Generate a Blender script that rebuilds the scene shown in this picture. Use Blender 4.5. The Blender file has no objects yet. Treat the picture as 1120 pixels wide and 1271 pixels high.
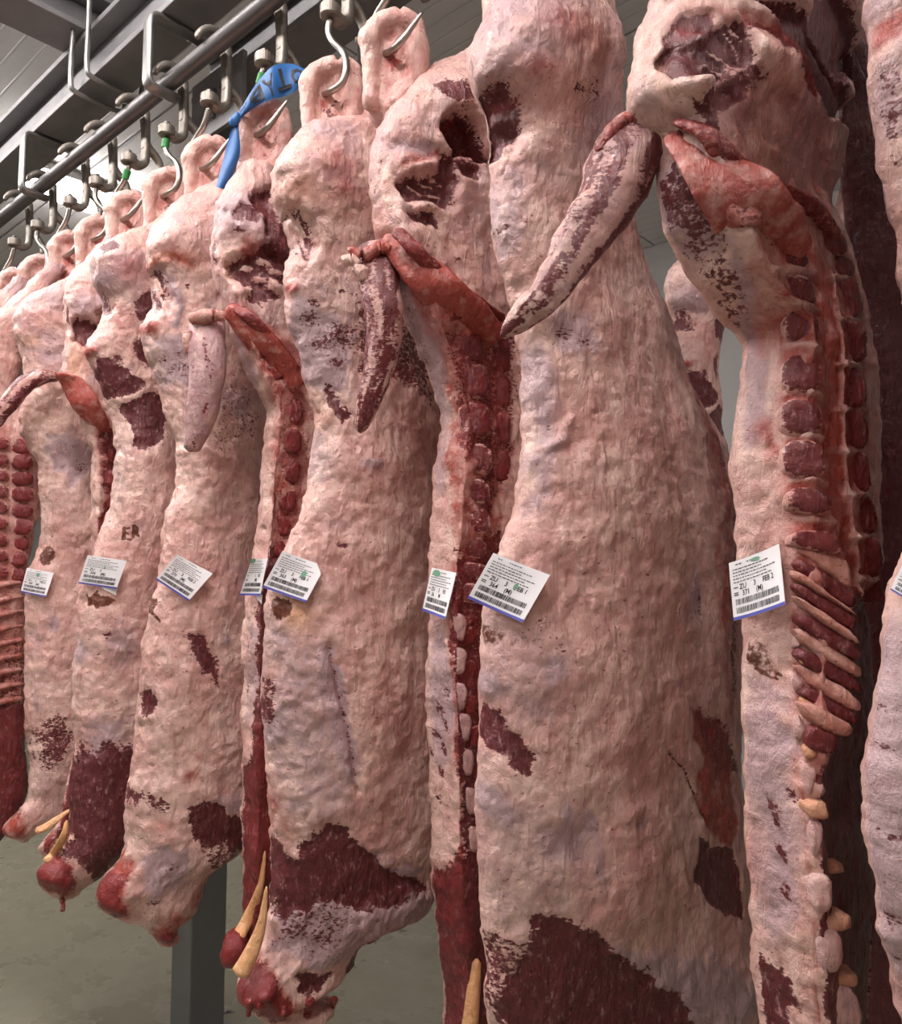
import bpy, bmesh, math, random
import numpy as np
from mathutils import Vector
from mathutils.bvhtree import BVHTree

# ------------------------------------------------------------------ camera, light, exposure
scene = bpy.context.scene
COL = scene.collection
TH = math.atan(85 / 1000)
CAMZ = 1.6
cam_d = bpy.data.cameras.new('camera')
cam_d.sensor_fit = 'HORIZONTAL'; cam_d.sensor_width = 36.0; cam_d.lens = 36.0 * 1000 / 1120
cam_d.clip_start = 0.05; cam_d.clip_end = 60
cam = bpy.data.objects.new('camera', cam_d); COL.objects.link(cam)
cam.location = (0, 0, CAMZ); cam.rotation_euler = (math.pi / 2 + TH, 0, 0)
scene.camera = cam
w = bpy.data.worlds.new('world'); scene.world = w; w.use_nodes = True
w.node_tree.nodes['Background'].inputs[0].default_value = (0.9, 0.93, 1.0, 1)
w.node_tree.nodes['Background'].inputs[1].default_value = 0.03
scene.view_settings.view_transform = 'Standard'
scene.view_settings.look = 'None'
scene.view_settings.gamma = 1.0
scene.view_settings.use_curve_mapping = False
scene.view_settings.exposure = 0.0
LAMP = 54.0                                   # strength of the fluorescent diffusers

CT, ST = math.cos(TH), math.sin(TH)
R_DIR = np.array([-0.743, 0.669, 0.0])        # along the meat rail, away from the camera
N_DIR = np.array([-0.669, -0.743, 0.0])       # square to it, towards the camera side
UP = np.array([0, 0, 1.0])
def ray(px, py):
    cx = (px - 560) / 1000; cy = (635.5 - py) / 1000
    return np.array([cx, CT - cy * ST, ST + cy * CT])
CAM = np.array([0, 0, CAMZ])
def at(px, py, t): return CAM + t * ray(px, py)
def atz(px, py, z):
    d = ray(px, py); return CAM + d * ((z - CAMZ) / d[2])
def rn(r, n, z=0): return R_DIR * r + N_DIR * n + UP * z

# ------------------------------------------------------------------ noise
def _h(ix, iy, iz, s):
    v = (ix.astype(np.int64) * 374761393 + iy.astype(np.int64) * 668265263 + iz.astype(np.int64) * 2147483647 + s * 974711) & 0xffffffff
    v = ((v ^ (v >> 13)) * 1274126177) & 0xffffffff
    v = ((v ^ (v >> 16)) * 2246822519) & 0xffffffff
    return ((v ^ (v >> 15)) & 0xffffff) / 16777215.0
def vnoise(p, s=0):
    i = np.floor(p); f = p - i; f = f * f * (3 - 2 * f); i = i.astype(np.int64)
    x, y, z = i[:, 0], i[:, 1], i[:, 2]; fx, fy, fz = f[:, 0], f[:, 1], f[:, 2]
    def L(a, b, t): return a + (b - a) * t
    c = [[[_h(x + a, y + b, z + d, s) for d in (0, 1)] for b in (0, 1)] for a in (0, 1)]
    return L(L(L(c[0][0][0], c[0][0][1], fz), L(c[0][1][0], c[0][1][1], fz), fy),
             L(L(c[1][0][0], c[1][0][1], fz), L(c[1][1][0], c[1][1][1], fz), fy), fx) * 2 - 1
def fbm(p, sc, s=0, o=3):
    r = 0; a = 1.0; t = 0
    for k in range(o):
        r = r + a * vnoise(p * sc * 2.03 ** k + 17.3 * k, s + k); t += a; a *= 0.5
    return r / t
def sstep(a, b, x):
    t = np.clip((x - a) / (b - a), 0, 1); return t * t * (3 - 2 * t)

# ------------------------------------------------------------------ materials
def new_mat(name):
    m = bpy.data.materials.new(name); m.use_nodes = True
    nt = m.node_tree; nt.nodes.clear()
    out = nt.nodes.new('ShaderNodeOutputMaterial'); b = nt.nodes.new('ShaderNodeBsdfPrincipled')
    nt.links.new(b.outputs[0], out.inputs[0])
    return m, nt, b
class NT:
    def __init__(s, nt): s.nt = nt
    def n(s, t, **kw):
        x = s.nt.nodes.new('ShaderNode' + t)
        for k, v in kw.items(): setattr(x, k, v)
        return x
    def put(s, sock, v):
        if hasattr(v, 'is_linked'): s.nt.links.new(v, sock)
        elif isinstance(v, (tuple, list)) and len(v) == 3 and sock.type == 'RGBA': sock.default_value = (*v, 1)
        else: sock.default_value = v
    def mix(s, f, a, b):
        x = s.n('Mix', data_type='RGBA'); s.put(x.inputs[0], f); s.put(x.inputs[6], a); s.put(x.inputs[7], b); return x.outputs[2]
    def math(s, op, a, b=0.0, c=0.0):
        x = s.n('Math', operation=op); s.put(x.inputs[0], a); s.put(x.inputs[1], b); s.put(x.inputs[2], c); return x.outputs[0]
    def mr(s, v, a, b, c=0.0, d=1.0):
        x = s.n('MapRange', interpolation_type='SMOOTHSTEP'); s.put(x.inputs[0], v)
        for k, q in zip((1, 2, 3, 4), (a, b, c, d)): s.put(x.inputs[k], q)
        return x.outputs[0]
    def noise(s, vec, scale, detail=4.0, rough=0.55, dist=0.0):
        x = s.n('TexNoise'); s.put(x.inputs['Vector'], vec); x.inputs['Scale'].default_value = scale
        x.inputs['Detail'].default_value = detail; x.inputs['Roughness'].default_value = rough; x.inputs['Distortion'].default_value = dist
        return x.outputs[0]
    def scl(s, vec, v, rot=(0, 0, 0)):
        x = s.n('Mapping'); s.put(x.inputs[0], vec); x.inputs['Scale'].default_value = v; x.inputs['Rotation'].default_value = rot; return x.outputs[0]
    def bump(s, h, strength, dist, normal=None):
        x = s.n('Bump'); x.inputs['Strength'].default_value = strength; x.inputs['Distance'].default_value = dist
        s.put(x.inputs['Height'], h)
        if normal is not None: s.put(x.inputs['Normal'], normal)
        return x.outputs[0]

def make_flesh():
    m, nt, b = new_mat('beef_flesh'); T = NT(nt)
    co = T.n('TexCoord').outputs['Object']
    a1 = T.n('Attribute', attribute_name='M1'); a2 = T.n('Attribute', attribute_name='M2')
    s1 = T.n('SeparateColor'); nt.links.new(a1.outputs['Color'], s1.inputs[0])
    s2 = T.n('SeparateColor'); nt.links.new(a2.outputs['Color'], s2.inputs[0])
    mus, blood, mem = s1.outputs
    yel, ink, dry = s2.outputs
    big = T.noise(co, 7.0, 5, 0.6)
    mid = T.noise(co, 34.0, 6, 0.62)
    fine = T.noise(co, 110.0, 5, 0.6)
    st = T.noise(T.scl(co, (70, 70, 200), (0.75, 0.45, 0.3)), 1.0, 4, 0.6, 0.6)
    gr = T.noise(T.scl(co, (150, 150, 22), (0.35, 0.2, 0.0)), 1.0, 4, 0.6, 0.5)
    # fat: cream, with pink and lilac drifts, pale strings and small globules
    flow = T.noise(T.scl(co, (38, 38, 9), (0.55, 0.35, 0.3)), 1.0, 6, 0.64, 1.0)
    vor = T.n('TexVoronoi', feature='SMOOTH_F1'); nt.links.new(co, vor.inputs['Vector']); vor.inputs['Scale'].default_value = 85.0
    glob = vor.outputs['Distance']
    fat = T.mix(T.mr(big, 0.32, 0.68), (0.645, 0.358, 0.318), (0.82, 0.570, 0.495))
    fat = T.mix(T.mr(mid, 0.46, 0.72, 0, 0.62), fat, (0.56, 0.265, 0.235))
    fat = T.mix(T.mr(flow, 0.52, 0.70, 0, 0.55), fat, (0.86, 0.64, 0.56))
    fat = T.mix(T.mr(flow, 0.44, 0.30, 0, 0.55), fat, (0.50, 0.22, 0.20))
    fat = T.mix(T.mr(st, 0.58, 0.74, 0, 0.30), fat, (0.90, 0.76, 0.70))
    # membrane over muscle: grey lilac
    memc = T.mix(mid, (0.24, 0.125, 0.155), (0.68, 0.53, 0.55))
    memf = T.mr(T.math('ADD', mem, T.math('MULTIPLY', T.math('SUBTRACT', mid, 0.5), 0.9)), 0.2, 0.85)
    c = T.mix(T.math('MULTIPLY', memf, 0.9), fat, memc)
    # blood tint
    bl = T.math('MINIMUM', T.math('MULTIPLY', blood, T.mr(mid, 0.25, 0.7, 0.6, 1.5)), 1.0)
    c = T.mix(bl, c, T.mix(flow, (0.26, 0.030, 0.024), (0.50, 0.105, 0.075)))
    # nicks in the fat
    nick = T.math('MULTIPLY', T.mr(T.noise(T.scl(co, (75, 75, 150), (0.6, 0.2, 0)), 1.0, 2, 0.5), 0.685, 0.73), 0.75)
    c = T.mix(nick, c, (0.24, 0.05, 0.05))
    # muscle with fat grain
    mcol = T.mix(gr, (0.060, 0.010, 0.014), (0.165, 0.030, 0.034))
    mcol = T.mix(T.mr(T.noise(T.scl(co, (90, 90, 45), (0.5, 0.2, 0.1)), 1.0, 6, 0.7), 0.54, 0.70, 0, 0.75), mcol, (0.46, 0.26, 0.25))
    mcol = T.mix(dry, mcol, T.mix(mid, (0.050, 0.008, 0.010), (0.105, 0.016, 0.018)))
    edge = T.math('ADD', mus, T.math('MULTIPLY', T.math('SUBTRACT', T.math('ADD', T.math('MULTIPLY', fine, 0.5), T.math('MULTIPLY', st, 0.5)), 0.5), 1.9))
    mcol = T.mix(T.mr(mid, 0.52, 0.74, 0, 0.30), mcol, (0.24, 0.10, 0.115))
    mf = T.mr(edge, 0.42, 0.56)
    mcol = T.mix(T.math('MULTIPLY', bl, 0.75), mcol, (0.25, 0.020, 0.018))
    c = T.mix(mf, c, mcol)
    c = T.mix(yel, c, T.mix(mid, (0.66, 0.27, 0.07), (0.78, 0.45, 0.17)))
    inkf = T.mr(T.math('ADD', ink, T.math('MULTIPLY', T.math('SUBTRACT', fine, 0.5), 0.8)), 0.36, 0.58)
    c = T.mix(inkf, c, T.mix(mid, (0.055, 0.018, 0.012), (0.22, 0.06, 0.03)))
    nt.links.new(c, b.inputs['Base Color'])
    nt.links.new(T.mr(flow, 0.3, 0.7, 0.42, 0.22), b.inputs['Roughness'])
    b.inputs['Specular IOR Level'].default_value = 0.5
    n1 = T.bump(T.noise(co, 42.0, 7, 0.62, 0.5), 0.55, 0.012)
    n2 = T.bump(glob, 0.28, 0.005, n1)
    n3 = T.bump(flow, 0.7, 0.012, n2)
    n4 = T.bump(st, 0.2, 0.004, n3)
    nt.links.new(n4, b.inputs['Normal'])
    return m
FLESH = make_flesh()

def solid(name, col, rough=0.5, metal=0.0, var=0.12, scale=30.0, bump=0.0, spec=0.5):
    m, nt, b = new_mat(name); T = NT(nt)
    co = T.n('TexCoord').outputs['Object']
    nz = T.noise(co, scale, 5, 0.6)
    c = T.mix(nz, tuple(x * (1 - var * 1.6) for x in col), tuple(min(1, x * (1 + var * 1.6)) for x in col))
    nt.links.new(c, b.inputs['Base Color'])
    b.inputs['Roughness'].default_value = rough; b.inputs['Metallic'].default_value = metal
    b.inputs['Specular IOR Level'].default_value = spec
    if bump: nt.links.new(T.bump(nz, bump, 0.003), b.inputs['Normal'])
    return m
GALV = solid('galvanised_steel', (0.30, 0.285, 0.275), 0.42, 0.75, 0.22, 28, 0.15)
RAILM = solid('rail_steel', (0.16, 0.15, 0.15), 0.45, 0.7, 0.12, 12, 0.05)
BEAMM = solid('painted_beam_steel', (0.23, 0.22, 0.225), 0.5, 0.35, 0.18, 9, 0.05)
CASTM = solid('cast_trolley_iron', (0.25, 0.22, 0.19), 0.52, 0.7, 0.4, 45, 0.3)
HOOKM = solid('stainless_hook_steel', (0.42, 0.385, 0.345), 0.30, 0.95, 0.15, 40, 0.1)
GREEN = solid('green_collar_plastic', (0.03, 0.22, 0.05), 0.45, 0, 0.2, 60)
BLUE = solid('blue_strap_plastic', (0.020, 0.115, 0.34), 0.5, 0, 0.10, 25, 0.2)
INKM = solid('black_print', (0.02, 0.02, 0.025), 0.6, 0, 0.05)
BLUEINK = solid('blue_print', (0.09, 0.09, 0.40), 0.6, 0, 0.05)
PAPER = solid('label_paper', (0.83, 0.80, 0.82), 0.6, 0, 0.03)
GRNDOT = solid('green_ink_dot', (0.17, 0.36, 0.24), 0.6, 0, 0.1)
BOLT = solid('bolt_steel', (0.2, 0.19, 0.19), 0.4, 0.8, 0.2)

def make_ceiling_mat():
    m, nt, b = new_mat('ceiling_panel_sheet'); T = NT(nt)
    co = T.n('TexCoord').outputs['Object']
    wv = T.n('TexWave', wave_type='BANDS', bands_direction='Y'); nt.links.new(co, wv.inputs[0])
    wv.inputs['Scale'].default_value = 3.2
    nz = T.noise(T.scl(co, (1, 8, 1)), 2.0, 4, 0.6)
    c = T.mix(nz, (0.62, 0.60, 0.59), (0.76, 0.74, 0.73))
    rib = T.mr(wv.outputs[1], 0.0, 0.06, 0.0, 1.0)
    c = T.mix(T.math('MULTIPLY', T.math('SUBTRACT', 1.0, rib), 0.5), c, (0.46, 0.44, 0.43))
    nt.links.new(c, b.inputs['Base Color']); b.inputs['Roughness'].default_value = 0.42
    nt.links.new(T.bump(rib, 0.5, 0.004), b.inputs['Normal'])
    return m
CEIL = make_ceiling_mat()
WALLM = solid('wall_panel_sheet', (0.42, 0.40, 0.39), 0.5, 0, 0.06, 3)

def make_floor_mat():
    m, nt, b = new_mat('wet_concrete'); T = NT(nt)
    co = T.n('TexCoord').outputs['Object']
    big = T.noise(co, 0.9, 6, 0.62, 0.6); mid = T.noise(co, 5.0, 6, 0.6); fine = T.noise(co, 60, 4, 0.6)
    c = T.mix(big, (0.125, 0.115, 0.075), (0.215, 0.195, 0.14))
    c = T.mix(T.mr(mid, 0.45, 0.75, 0, 0.5), c, (0.11, 0.095, 0.06))
    c = T.mix(T.math('MULTIPLY', fine, 0.25), c, (0.33, 0.31, 0.26))
    spl = T.mr(T.noise(T.scl(co, (1, 2.2, 1)), 4.5, 3, 0.5), 0.70, 0.73)
    c = T.mix(spl, c, (0.035, 0.02, 0.018))
    nt.links.new(c, b.inputs['Base Color'])
    nt.links.new(T.mr(mid, 0.35, 0.7, 0.22, 0.5), b.inputs['Roughness'])
    nt.links.new(T.bump(mid, 0.15, 0.01), b.inputs['Normal'])
    return m
FLOORM = make_floor_mat()
def emis(name, col, s):
    m, nt, b = new_mat(name); b.inputs['Base Color'].default_value = (0.9, 0.9, 0.9, 1)
    b.inputs['Emission Color'].default_value = (*col, 1); b.inputs['Emission Strength'].default_value = s
    return m
TUBE = emis('fluorescent_diffuser', (1.0, 0.955, 0.935), LAMP)

# ------------------------------------------------------------------ mesh helpers
def link(name, me, mat, parent=None, origin=None):
    o = bpy.data.objects.new(name, me); COL.objects.link(o)
    if mat is not None and not me.materials: me.materials.append(mat)
    if parent is not None: o.parent = parent
    if origin is not None and parent is None: o.location = origin
    return o
def pydata(name, V, F, smooth=True):
    me = bpy.data.meshes.new(name)
    V = np.asarray(V, dtype=float)
    me.from_pydata(V.tolist(), [], [tuple(int(i) for i in f) for f in F])
    if smooth: me.polygons.foreach_set('use_smooth', [True] * len(me.polygons))
    me.update()
    return me
def set_masks(me, M1, M2):
    for nm, M in (('M1', M1), ('M2', M2)):
        at_ = me.attributes.new(nm, 'FLOAT_COLOR', 'POINT')
        arr = np.ones((len(me.vertices), 4), dtype=np.float32); arr[:, :3] = np.clip(M, 0, 1)
        at_.data.foreach_set('color', arr.ravel())
def empty(name, loc, label, cat, group=None):
    o = bpy.data.objects.new(name, None); COL.objects.link(o); o.location = Vector(loc)
    o.empty_display_size = 0.1
    tag(o, label, cat, group); return o
def tag(o, label, cat, group=None):
    o['label'] = label; o['category'] = cat
    if group: o['group'] = group
    return o
def bm_mesh(bm, name, bevel=0.0):
    me = bpy.data.meshes.new(name)
    bmesh.ops.recalc_face_normals(bm, faces=bm.faces)
    bm.to_mesh(me); bm.free(); return me
def add_box(bm, c, ax, ay, az, sx, sy, sz, bev=0.0):
    """box centred at c, with half sizes along three unit axes"""
    c = np.asarray(c); vs = []
    tmp = bmesh.new()
    for k in (-1, 1):
        for j in (-1, 1):
            for i in (-1, 1):
                vs.append(tmp.verts.new(c + ax * sx * i + ay * sy * j + az * sz * k))
    for f in ((0, 2, 3, 1), (4, 5, 7, 6), (0, 1, 5, 4), (2, 6, 7, 3), (0, 4, 6, 2), (1, 3, 7, 5)):
        tmp.faces.new([vs[i] for i in f])
    if bev: bmesh.ops.bevel(tmp, geom=list(tmp.edges), offset=bev, segments=2, profile=0.5, affect='EDGES')
    me = bpy.data.meshes.new('t'); tmp.to_mesh(me); tmp.free(); bm.from_mesh(me); bpy.data.meshes.remove(me)
def catmull(P, n):
    P = np.asarray(P, float); out = []
    Q = np.vstack([2 * P[0] - P[1], P, 2 * P[-1] - P[-2]])
    m = len(P) - 1
    for tt in np.linspace(0, m, n):
        i = min(int(tt), m - 1); t = tt - i
        a, b, c, d = Q[i], Q[i + 1], Q[i + 2], Q[i + 3]
        out.append(0.5 * (2 * b + (c - a) * t + (2 * a - 5 * b + 4 * c - d) * t * t + (3 * b - a - 3 * c + d) * t ** 3))
    return np.array(out)
def sweep(P, W, D, side, nseg=14, p=2.0):
    """tube along P: half widths W along 'side', half depths D across it. returns V, F, and ring angle / length params"""
    P = np.asarray(P, float); n = len(P); V = []
    tan = np.gradient(P, axis=0); tan /= np.linalg.norm(tan, axis=1)[:, None] + 1e-9
    side = np.asarray(side, float)
    if side.ndim == 1: side = np.tile(side, (n, 1))
    for k in range(n):
        t = tan[k]; s = side[k] - t * np.dot(side[k], t); s /= np.linalg.norm(s) + 1e-9
        u = np.cross(t, s)
        for j in range(nseg):
            a = 2 * math.pi * j / nseg; ca, sa = math.cos(a), math.sin(a)
            ca = math.copysign(abs(ca) ** (2 / p), ca); sa = math.copysign(abs(sa) ** (2 / p), sa)
            V.append(P[k] + s * W[k] * ca + u * D[k] * sa)
    F = [(k * nseg + j, k * nseg + (j + 1) % nseg, (k + 1) * nseg + (j + 1) % nseg, (k + 1) * nseg + j) for k in range(n - 1) for j in range(nseg)]
    a = len(V); V.append(P[0]); V.append(P[-1])
    F += [(a, (j + 1) % nseg, j) for j in range(nseg)]
    b0 = (n - 1) * nseg
    F += [(a + 1, b0 + j, b0 + (j + 1) % nseg) for j in range(nseg)]
    return np.array(V), F
def grid_normals(V, F):
    me = pydata('t', V, F); N = np.zeros(len(V) * 3)
    me.vertices.foreach_get('normal', N); bpy.data.meshes.remove(me)
    return N.reshape(-1, 3)
def flesh_mesh(name, V, F, masks=None, lump=0.004, lsc=40, seed=0, o3=None, base=(0, 0, 0), base2=(0, 0, 0), fine=0.0):
    """a lumpy piece of flesh with constant masks or a function of the vertex array"""
    V = np.asarray(V, float)
    if lump:
        N = grid_normals(V, F); V = V + N * (lump * fbm(V, lsc, seed, 3))[:, None]
    M1 = np.tile(np.array(base, float), (len(V), 1)); M2 = np.tile(np.array(base2, float), (len(V), 1))
    nz = fbm(V, 28, seed + 9, 3)
    M1[:, 1] += 0.12 * nz; M1[:, 2] += 0.1 * nz
    if masks: masks(V, M1, M2)
    if o3 is not None: V = V - o3
    me = pydata(name, V, F); set_masks(me, M1, M2)
    return me

# ------------------------------------------------------------------ carcass
A_DIR = np.array([0.85, 0.527, 0.0]); A_DIR /= np.linalg.norm(A_DIR)
B_DIR = np.array([A_DIR[1], -A_DIR[0], 0.0])
class Side:
    """One half carcass: lofted horizontally between its back edge and its belly edge."""
    def __init__(s, hx, hy, t, L, R, T, ridge=None, ham=None, offL=-0.03, offR=0.04, nu=100, nv=300, seed=1, prof=2.3, ridge_fall=0.45):
        s.O = at(hx, hy, t); s.t = t; s.hx, s.hy = hx, hy
        s.nu, s.nv, s.seed, s.prof, s.rf = nu, nv, seed, prof, ridge_fall
        Lp = np.array([s.pl(x, y, offL) for x, y in L]); Rp = np.array([s.pl(x, y, offR) for x, y in R])
        s.Lp = Lp[np.argsort(Lp[:, 1])]; s.Rp = Rp[np.argsort(Rp[:, 1])]
        cx = sum(x for x, y in L) / len(L) + 60
        s.T = np.array(sorted([(s.pl(cx, q[0], 0)[1], *q[1:]) for q in T]))
        s.top = max(s.Lp[-1, 1], s.Rp[-1, 1]); s.bot = min(s.Lp[0, 1], s.Rp[0, 1])
        if ridge:
            rp = np.array([s.pl(x, y, s.tf_at_py(y, cx)) for x, y in ridge]); s.rp = rp[np.argsort(rp[:, 1])]
        else: s.rp = None
        s.hamh = None if ham is None else s.pl(cx, ham, 0)[1]
        s.Q = A_DIR if ridge is None else A_DIR + 0.8 * B_DIR      # runs round the corner of a spine side
        s.ops = []
        V, F = s.base(44, 130)[:2]
        s.bvh = BVHTree.FromPolygons([Vector(v) for v in V], F)
    def tf_at_py(s, y, cx):
        h = s.pl(cx, y, 0)[1]; return float(np.interp(h, s.T[:, 0], s.T[:, 1])) * 0.9
    def pl(s, px, py, off=0.0):
        d = ray(px, py); O = s.O + B_DIR * off
        k = np.dot(O - CAM, B_DIR) / np.dot(d, B_DIR); P = CAM + d * k
        return np.array([np.dot(P - s.O, A_DIR), P[2]])
    def hit3(s, px, py):
        d = ray(px, py); q = s.bvh.ray_cast(Vector(CAM), Vector(d).normalized())
        if q[0] is not None: return np.array(q[0]), np.array(q[1])
        d = ray(px, py); O = s.O + B_DIR * 0.06
        k = np.dot(O - CAM, B_DIR) / np.dot(d, B_DIR); return CAM + d * k, B_DIR
    def sh(s, px, py):
        P, _ = s.hit3(px, py); return np.array([np.dot(P - s.O, s.Q), P[2]])
    def base(s, nu, nv):
        hs = np.linspace(s.top, s.bot, nv)
        sm = lambda a, k: np.convolve(np.pad(a, k, mode='edge'), np.ones(2 * k + 1) / (2 * k + 1), 'valid')
        k = max(1, nv // 110)
        sL = sm(np.interp(hs, s.Lp[:, 1], s.Lp[:, 0]), k); sR = sm(np.interp(hs, s.Rp[:, 1], s.Rp[:, 0]), k)
        wd = np.maximum(sR - sL, 0.004)
        Tf = sm(np.interp(hs, s.T[:, 0], s.T[:, 1]), 3 * k); Tb = sm(np.interp(hs, s.T[:, 0], s.T[:, 2]), 3 * k); C = sm(np.interp(hs, s.T[:, 0], s.T[:, 3]), 3 * k)
        tp = np.clip(wd / 0.22, 0, 1) ** 0.6
        nb = max(10, nu // 7)
        u = np.linspace(0, 1, nu); x = 0.65 * (1 - np.cos(math.pi * u)) / 2 + 0.35 * u
        ub = np.linspace(1, 0, nb + 2)[1:-1]; xb = (1 - np.cos(math.pi * ub)) / 2
        X, H = np.meshgrid(x, hs)
        if s.rp is None:
            pf = (1 - np.abs(2 * X - 1) ** s.prof) ** (1 / s.prof)
        else:
            xr = np.clip((sm(np.interp(hs, s.rp[:, 1], s.rp[:, 0]), k) - sL) / wd, 0.05, 0.7)[:, None]
            a = np.clip(X / xr, 0, 1); up = (1 - (1 - a) ** 1.7) ** 0.75
            e = np.clip((X - xr) / (1 - xr), 0, 1)
            pf = np.where(X < xr, up, 1 - s.rf * e) * np.sqrt(np.clip(1 - np.clip((X - 0.82) / 0.18, 0, 1) ** 2, 0, 1))
            if s.hamh is not None:
                wh = sstep(s.hamh - 0.02, s.hamh + 0.16, H); pf = pf * (1 - wh) + wh * (1 - np.abs(2 * X - 1) ** s.prof) ** (1 / s.prof)
        bf = pf * (Tf * tp)[:, None] - C[:, None] * X ** 2
        XB, HB = np.meshgrid(xb, hs)
        bb = -(1 - np.abs(2 * XB - 1) ** 2.3) ** (1 / 2.3) * (Tb * tp)[:, None] - C[:, None] * XB ** 2
        XX = np.hstack([X, XB]); BB = np.hstack([bf, bb]); HH = np.hstack([H, HB])
        S = sL[:, None] + wd[:, None] * XX
        V = s.O[None, None, :] * np.array([1, 1, 0]) + S[..., None] * A_DIR + BB[..., None] * B_DIR + HH[..., None] * UP
        m = nu + nb; V = V.reshape(-1, 3)
        F = [(r * m + c, (r + 1) * m + c, (r + 1) * m + (c + 1) % m, r * m + (c + 1) % m) for r in range(nv - 1) for c in range(m)]
        a = len(V); V = np.vstack([V, V[:m].mean(0), V[a - m:a].mean(0)])
        F += [(a, c, (c + 1) % m) for c in range(m)] + [(a + 1, (nv - 1) * m + (c + 1) % m, (nv - 1) * m + c) for c in range(m)]
        front = np.zeros(len(V), bool); idx = np.arange(nv * m); front[:nv * m] = (idx % m) < nu
        return V, F, front
    # ---- feature list, given by where they are seen; stored in the side's own (across, height) metres
    def poly(s, pts, ch, val=1.0, soft=6, warp=5, dep=0.0, add=False):
        s.ops.append(('poly', np.array([s.sh(*p) for p in pts]), ch, val, soft * s.t / 1000, warp * s.t / 1000, dep)); return s
    def blob(s, px, py, rx, ry, ch, val=1.0, dep=0.0, rot=0.0):
        k = s.t / 1000 / 0.80
        s.ops.append(('blob', s.sh(px, py), rx * k, ry * s.t / 1000, rot, ch, val, dep)); return s
    def line(s, pts, wpx, ch=None, val=1.0, dep=0.0):
        s.ops.append(('line', np.array([s.sh(*p) for p in pts]), wpx * s.t / 1000, ch, val, dep)); return s
    def build(s, lump=0.0085, drift=(0.0, 0.05, 0.12), rough_edge=0.006):
        V, F, front = s.base(s.nu, s.nv)
        N = grid_normals(V, F)
        P2 = np.stack([(V - s.O) @ s.Q, V[:, 2]], 1)
        sd = s.seed * 31
        M1 = np.zeros((len(V), 3)); M2 = np.zeros((len(V), 3))
        lo = fbm(V, 5.0, sd, 3)
        M1[:, 0] = drift[0]; xx = (P2[:, 0] - P2[:, 0].min()) / (P2[:, 0].max() - P2[:, 0].min()); M1[:, 1] = drift[1] + 0.15 * np.maximum(lo, 0) + 0.16 * np.clip(xx - .35, 0, 1) ** 1.2; M1[:, 2] = drift[2] + 0.28 * fbm(V, 7.0, sd + 5, 3) + sstep(1.95, 2.3, V[:, 2]) * (0.22 + 0.5 * fbm(V, 10.0, sd + 6, 3))  # redder towards the belly: thin flank muscle, partly bounced light painted in
        fi = np.where(front)[0]; p = P2[fi]; v3 = V[fi]
        wa = np.stack([fbm(v3, 22, sd + 11, 3), fbm(v3, 22, sd + 12, 3)], 1); wb = np.stack([fbm(v3, 70, sd + 13, 2), fbm(v3, 70, sd + 14, 2)], 1)
        W = wa + 0.5 * wb
        dsp = np.zeros(len(fi))
        for op in s.ops:
            if op[0] == 'poly':
                _, pts, ch, val, soft, warp, dep = op
                bb0 = pts.min(0) - soft - 2 * warp - 0.01; bb1 = pts.max(0) + soft + 2 * warp + 0.01
                sel = np.where(np.all((p > bb0) & (p < bb1), 1))[0]
                if not len(sel): continue
                q = p[sel] + W[sel] * warp * 1.6
                d = np.full(len(q), 1e9); ins = np.zeros(len(q), bool); n = len(pts)
                for i in range(n):
                    a, b = pts[i], pts[(i + 1) % n]; e = b - a; w_ = q - a
                    tt = np.clip((w_ @ e) / (e @ e + 1e-12), 0, 1); d = np.minimum(d, np.linalg.norm(w_ - tt[:, None] * e, axis=1))
                    c1 = (a[1] > q[:, 1]) != (b[1] > q[:, 1])
                    xi = a[0] + (q[:, 1] - a[1]) / (b[1] - a[1] + 1e-12) * e[0]
                    ins ^= c1 & (q[:, 0] < xi)
                sf = soft * (2.0 if ch == 'm' else 1.4); e_ = 0.45 * sf if ch == 'm' else 0.0; m = sstep(-sf - e_, sf - e_, np.where(ins, d, -d))
            elif op[0] == 'blob':
                _, c, rx, ry, rot, ch, val, dep = op
                R_ = 2.4 * max(rx, ry)
                sel = np.where(np.all(np.abs(p - c) < R_ + 0.01, 1))[0]
                if not len(sel): continue
                q = p[sel] - c + W[sel] * 0.18 * min(rx, ry)
                cr, sr = math.cos(rot), math.sin(rot); qx = q[:, 0] * cr + q[:, 1] * sr; qy = -q[:, 0] * sr + q[:, 1] * cr
                m = np.exp(-((qx / rx) ** 2 + (qy / ry) ** 2) * 1.1)
            else:
                _, pts, wd, ch, val, dep = op
                bb0 = pts.min(0) - 4 * wd; bb1 = pts.max(0) + 4 * wd
                sel = np.where(np.all((p > bb0) & (p < bb1), 1))[0]
                if not len(sel): continue
                q = p[sel] + W[sel] * wd * 0.5; d = np.full(len(q), 1e9)
                for i in range(len(pts) - 1):
                    a, b = pts[i], pts[i + 1]; e = b - a; w_ = q - a
                    tt = np.clip((w_ @ e) / (e @ e + 1e-12), 0, 1); d = np.minimum(d, np.linalg.norm(w_ - tt[:, None] * e, axis=1))
                m = np.exp(-(d / wd) ** 2)
            g = fi[sel]
            dsp[sel] += dep * m
            if ch == 'c': 
                M1[g] *= (1 - m * val)[:, None]; M2[g] *= (1 - m * val)[:, None]
            elif ch is not None:
                k = 'mblyid'.index(ch); A_, kk = (M1, k) if k < 3 else (M2, k - 3)
                A_[g, kk] = np.maximum(A_[g, kk], 0) * (1 - m) + np.maximum(A_[g, kk], val) * m if val > 0 else A_[g, kk] * (1 - m)
        V[fi] += B_DIR * dsp[:, None] * 0.75 + N[fi] * dsp[:, None] * 0.25
        soft = 1 - 0.65 * np.clip(M1[:, 0], 0, 1)
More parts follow.
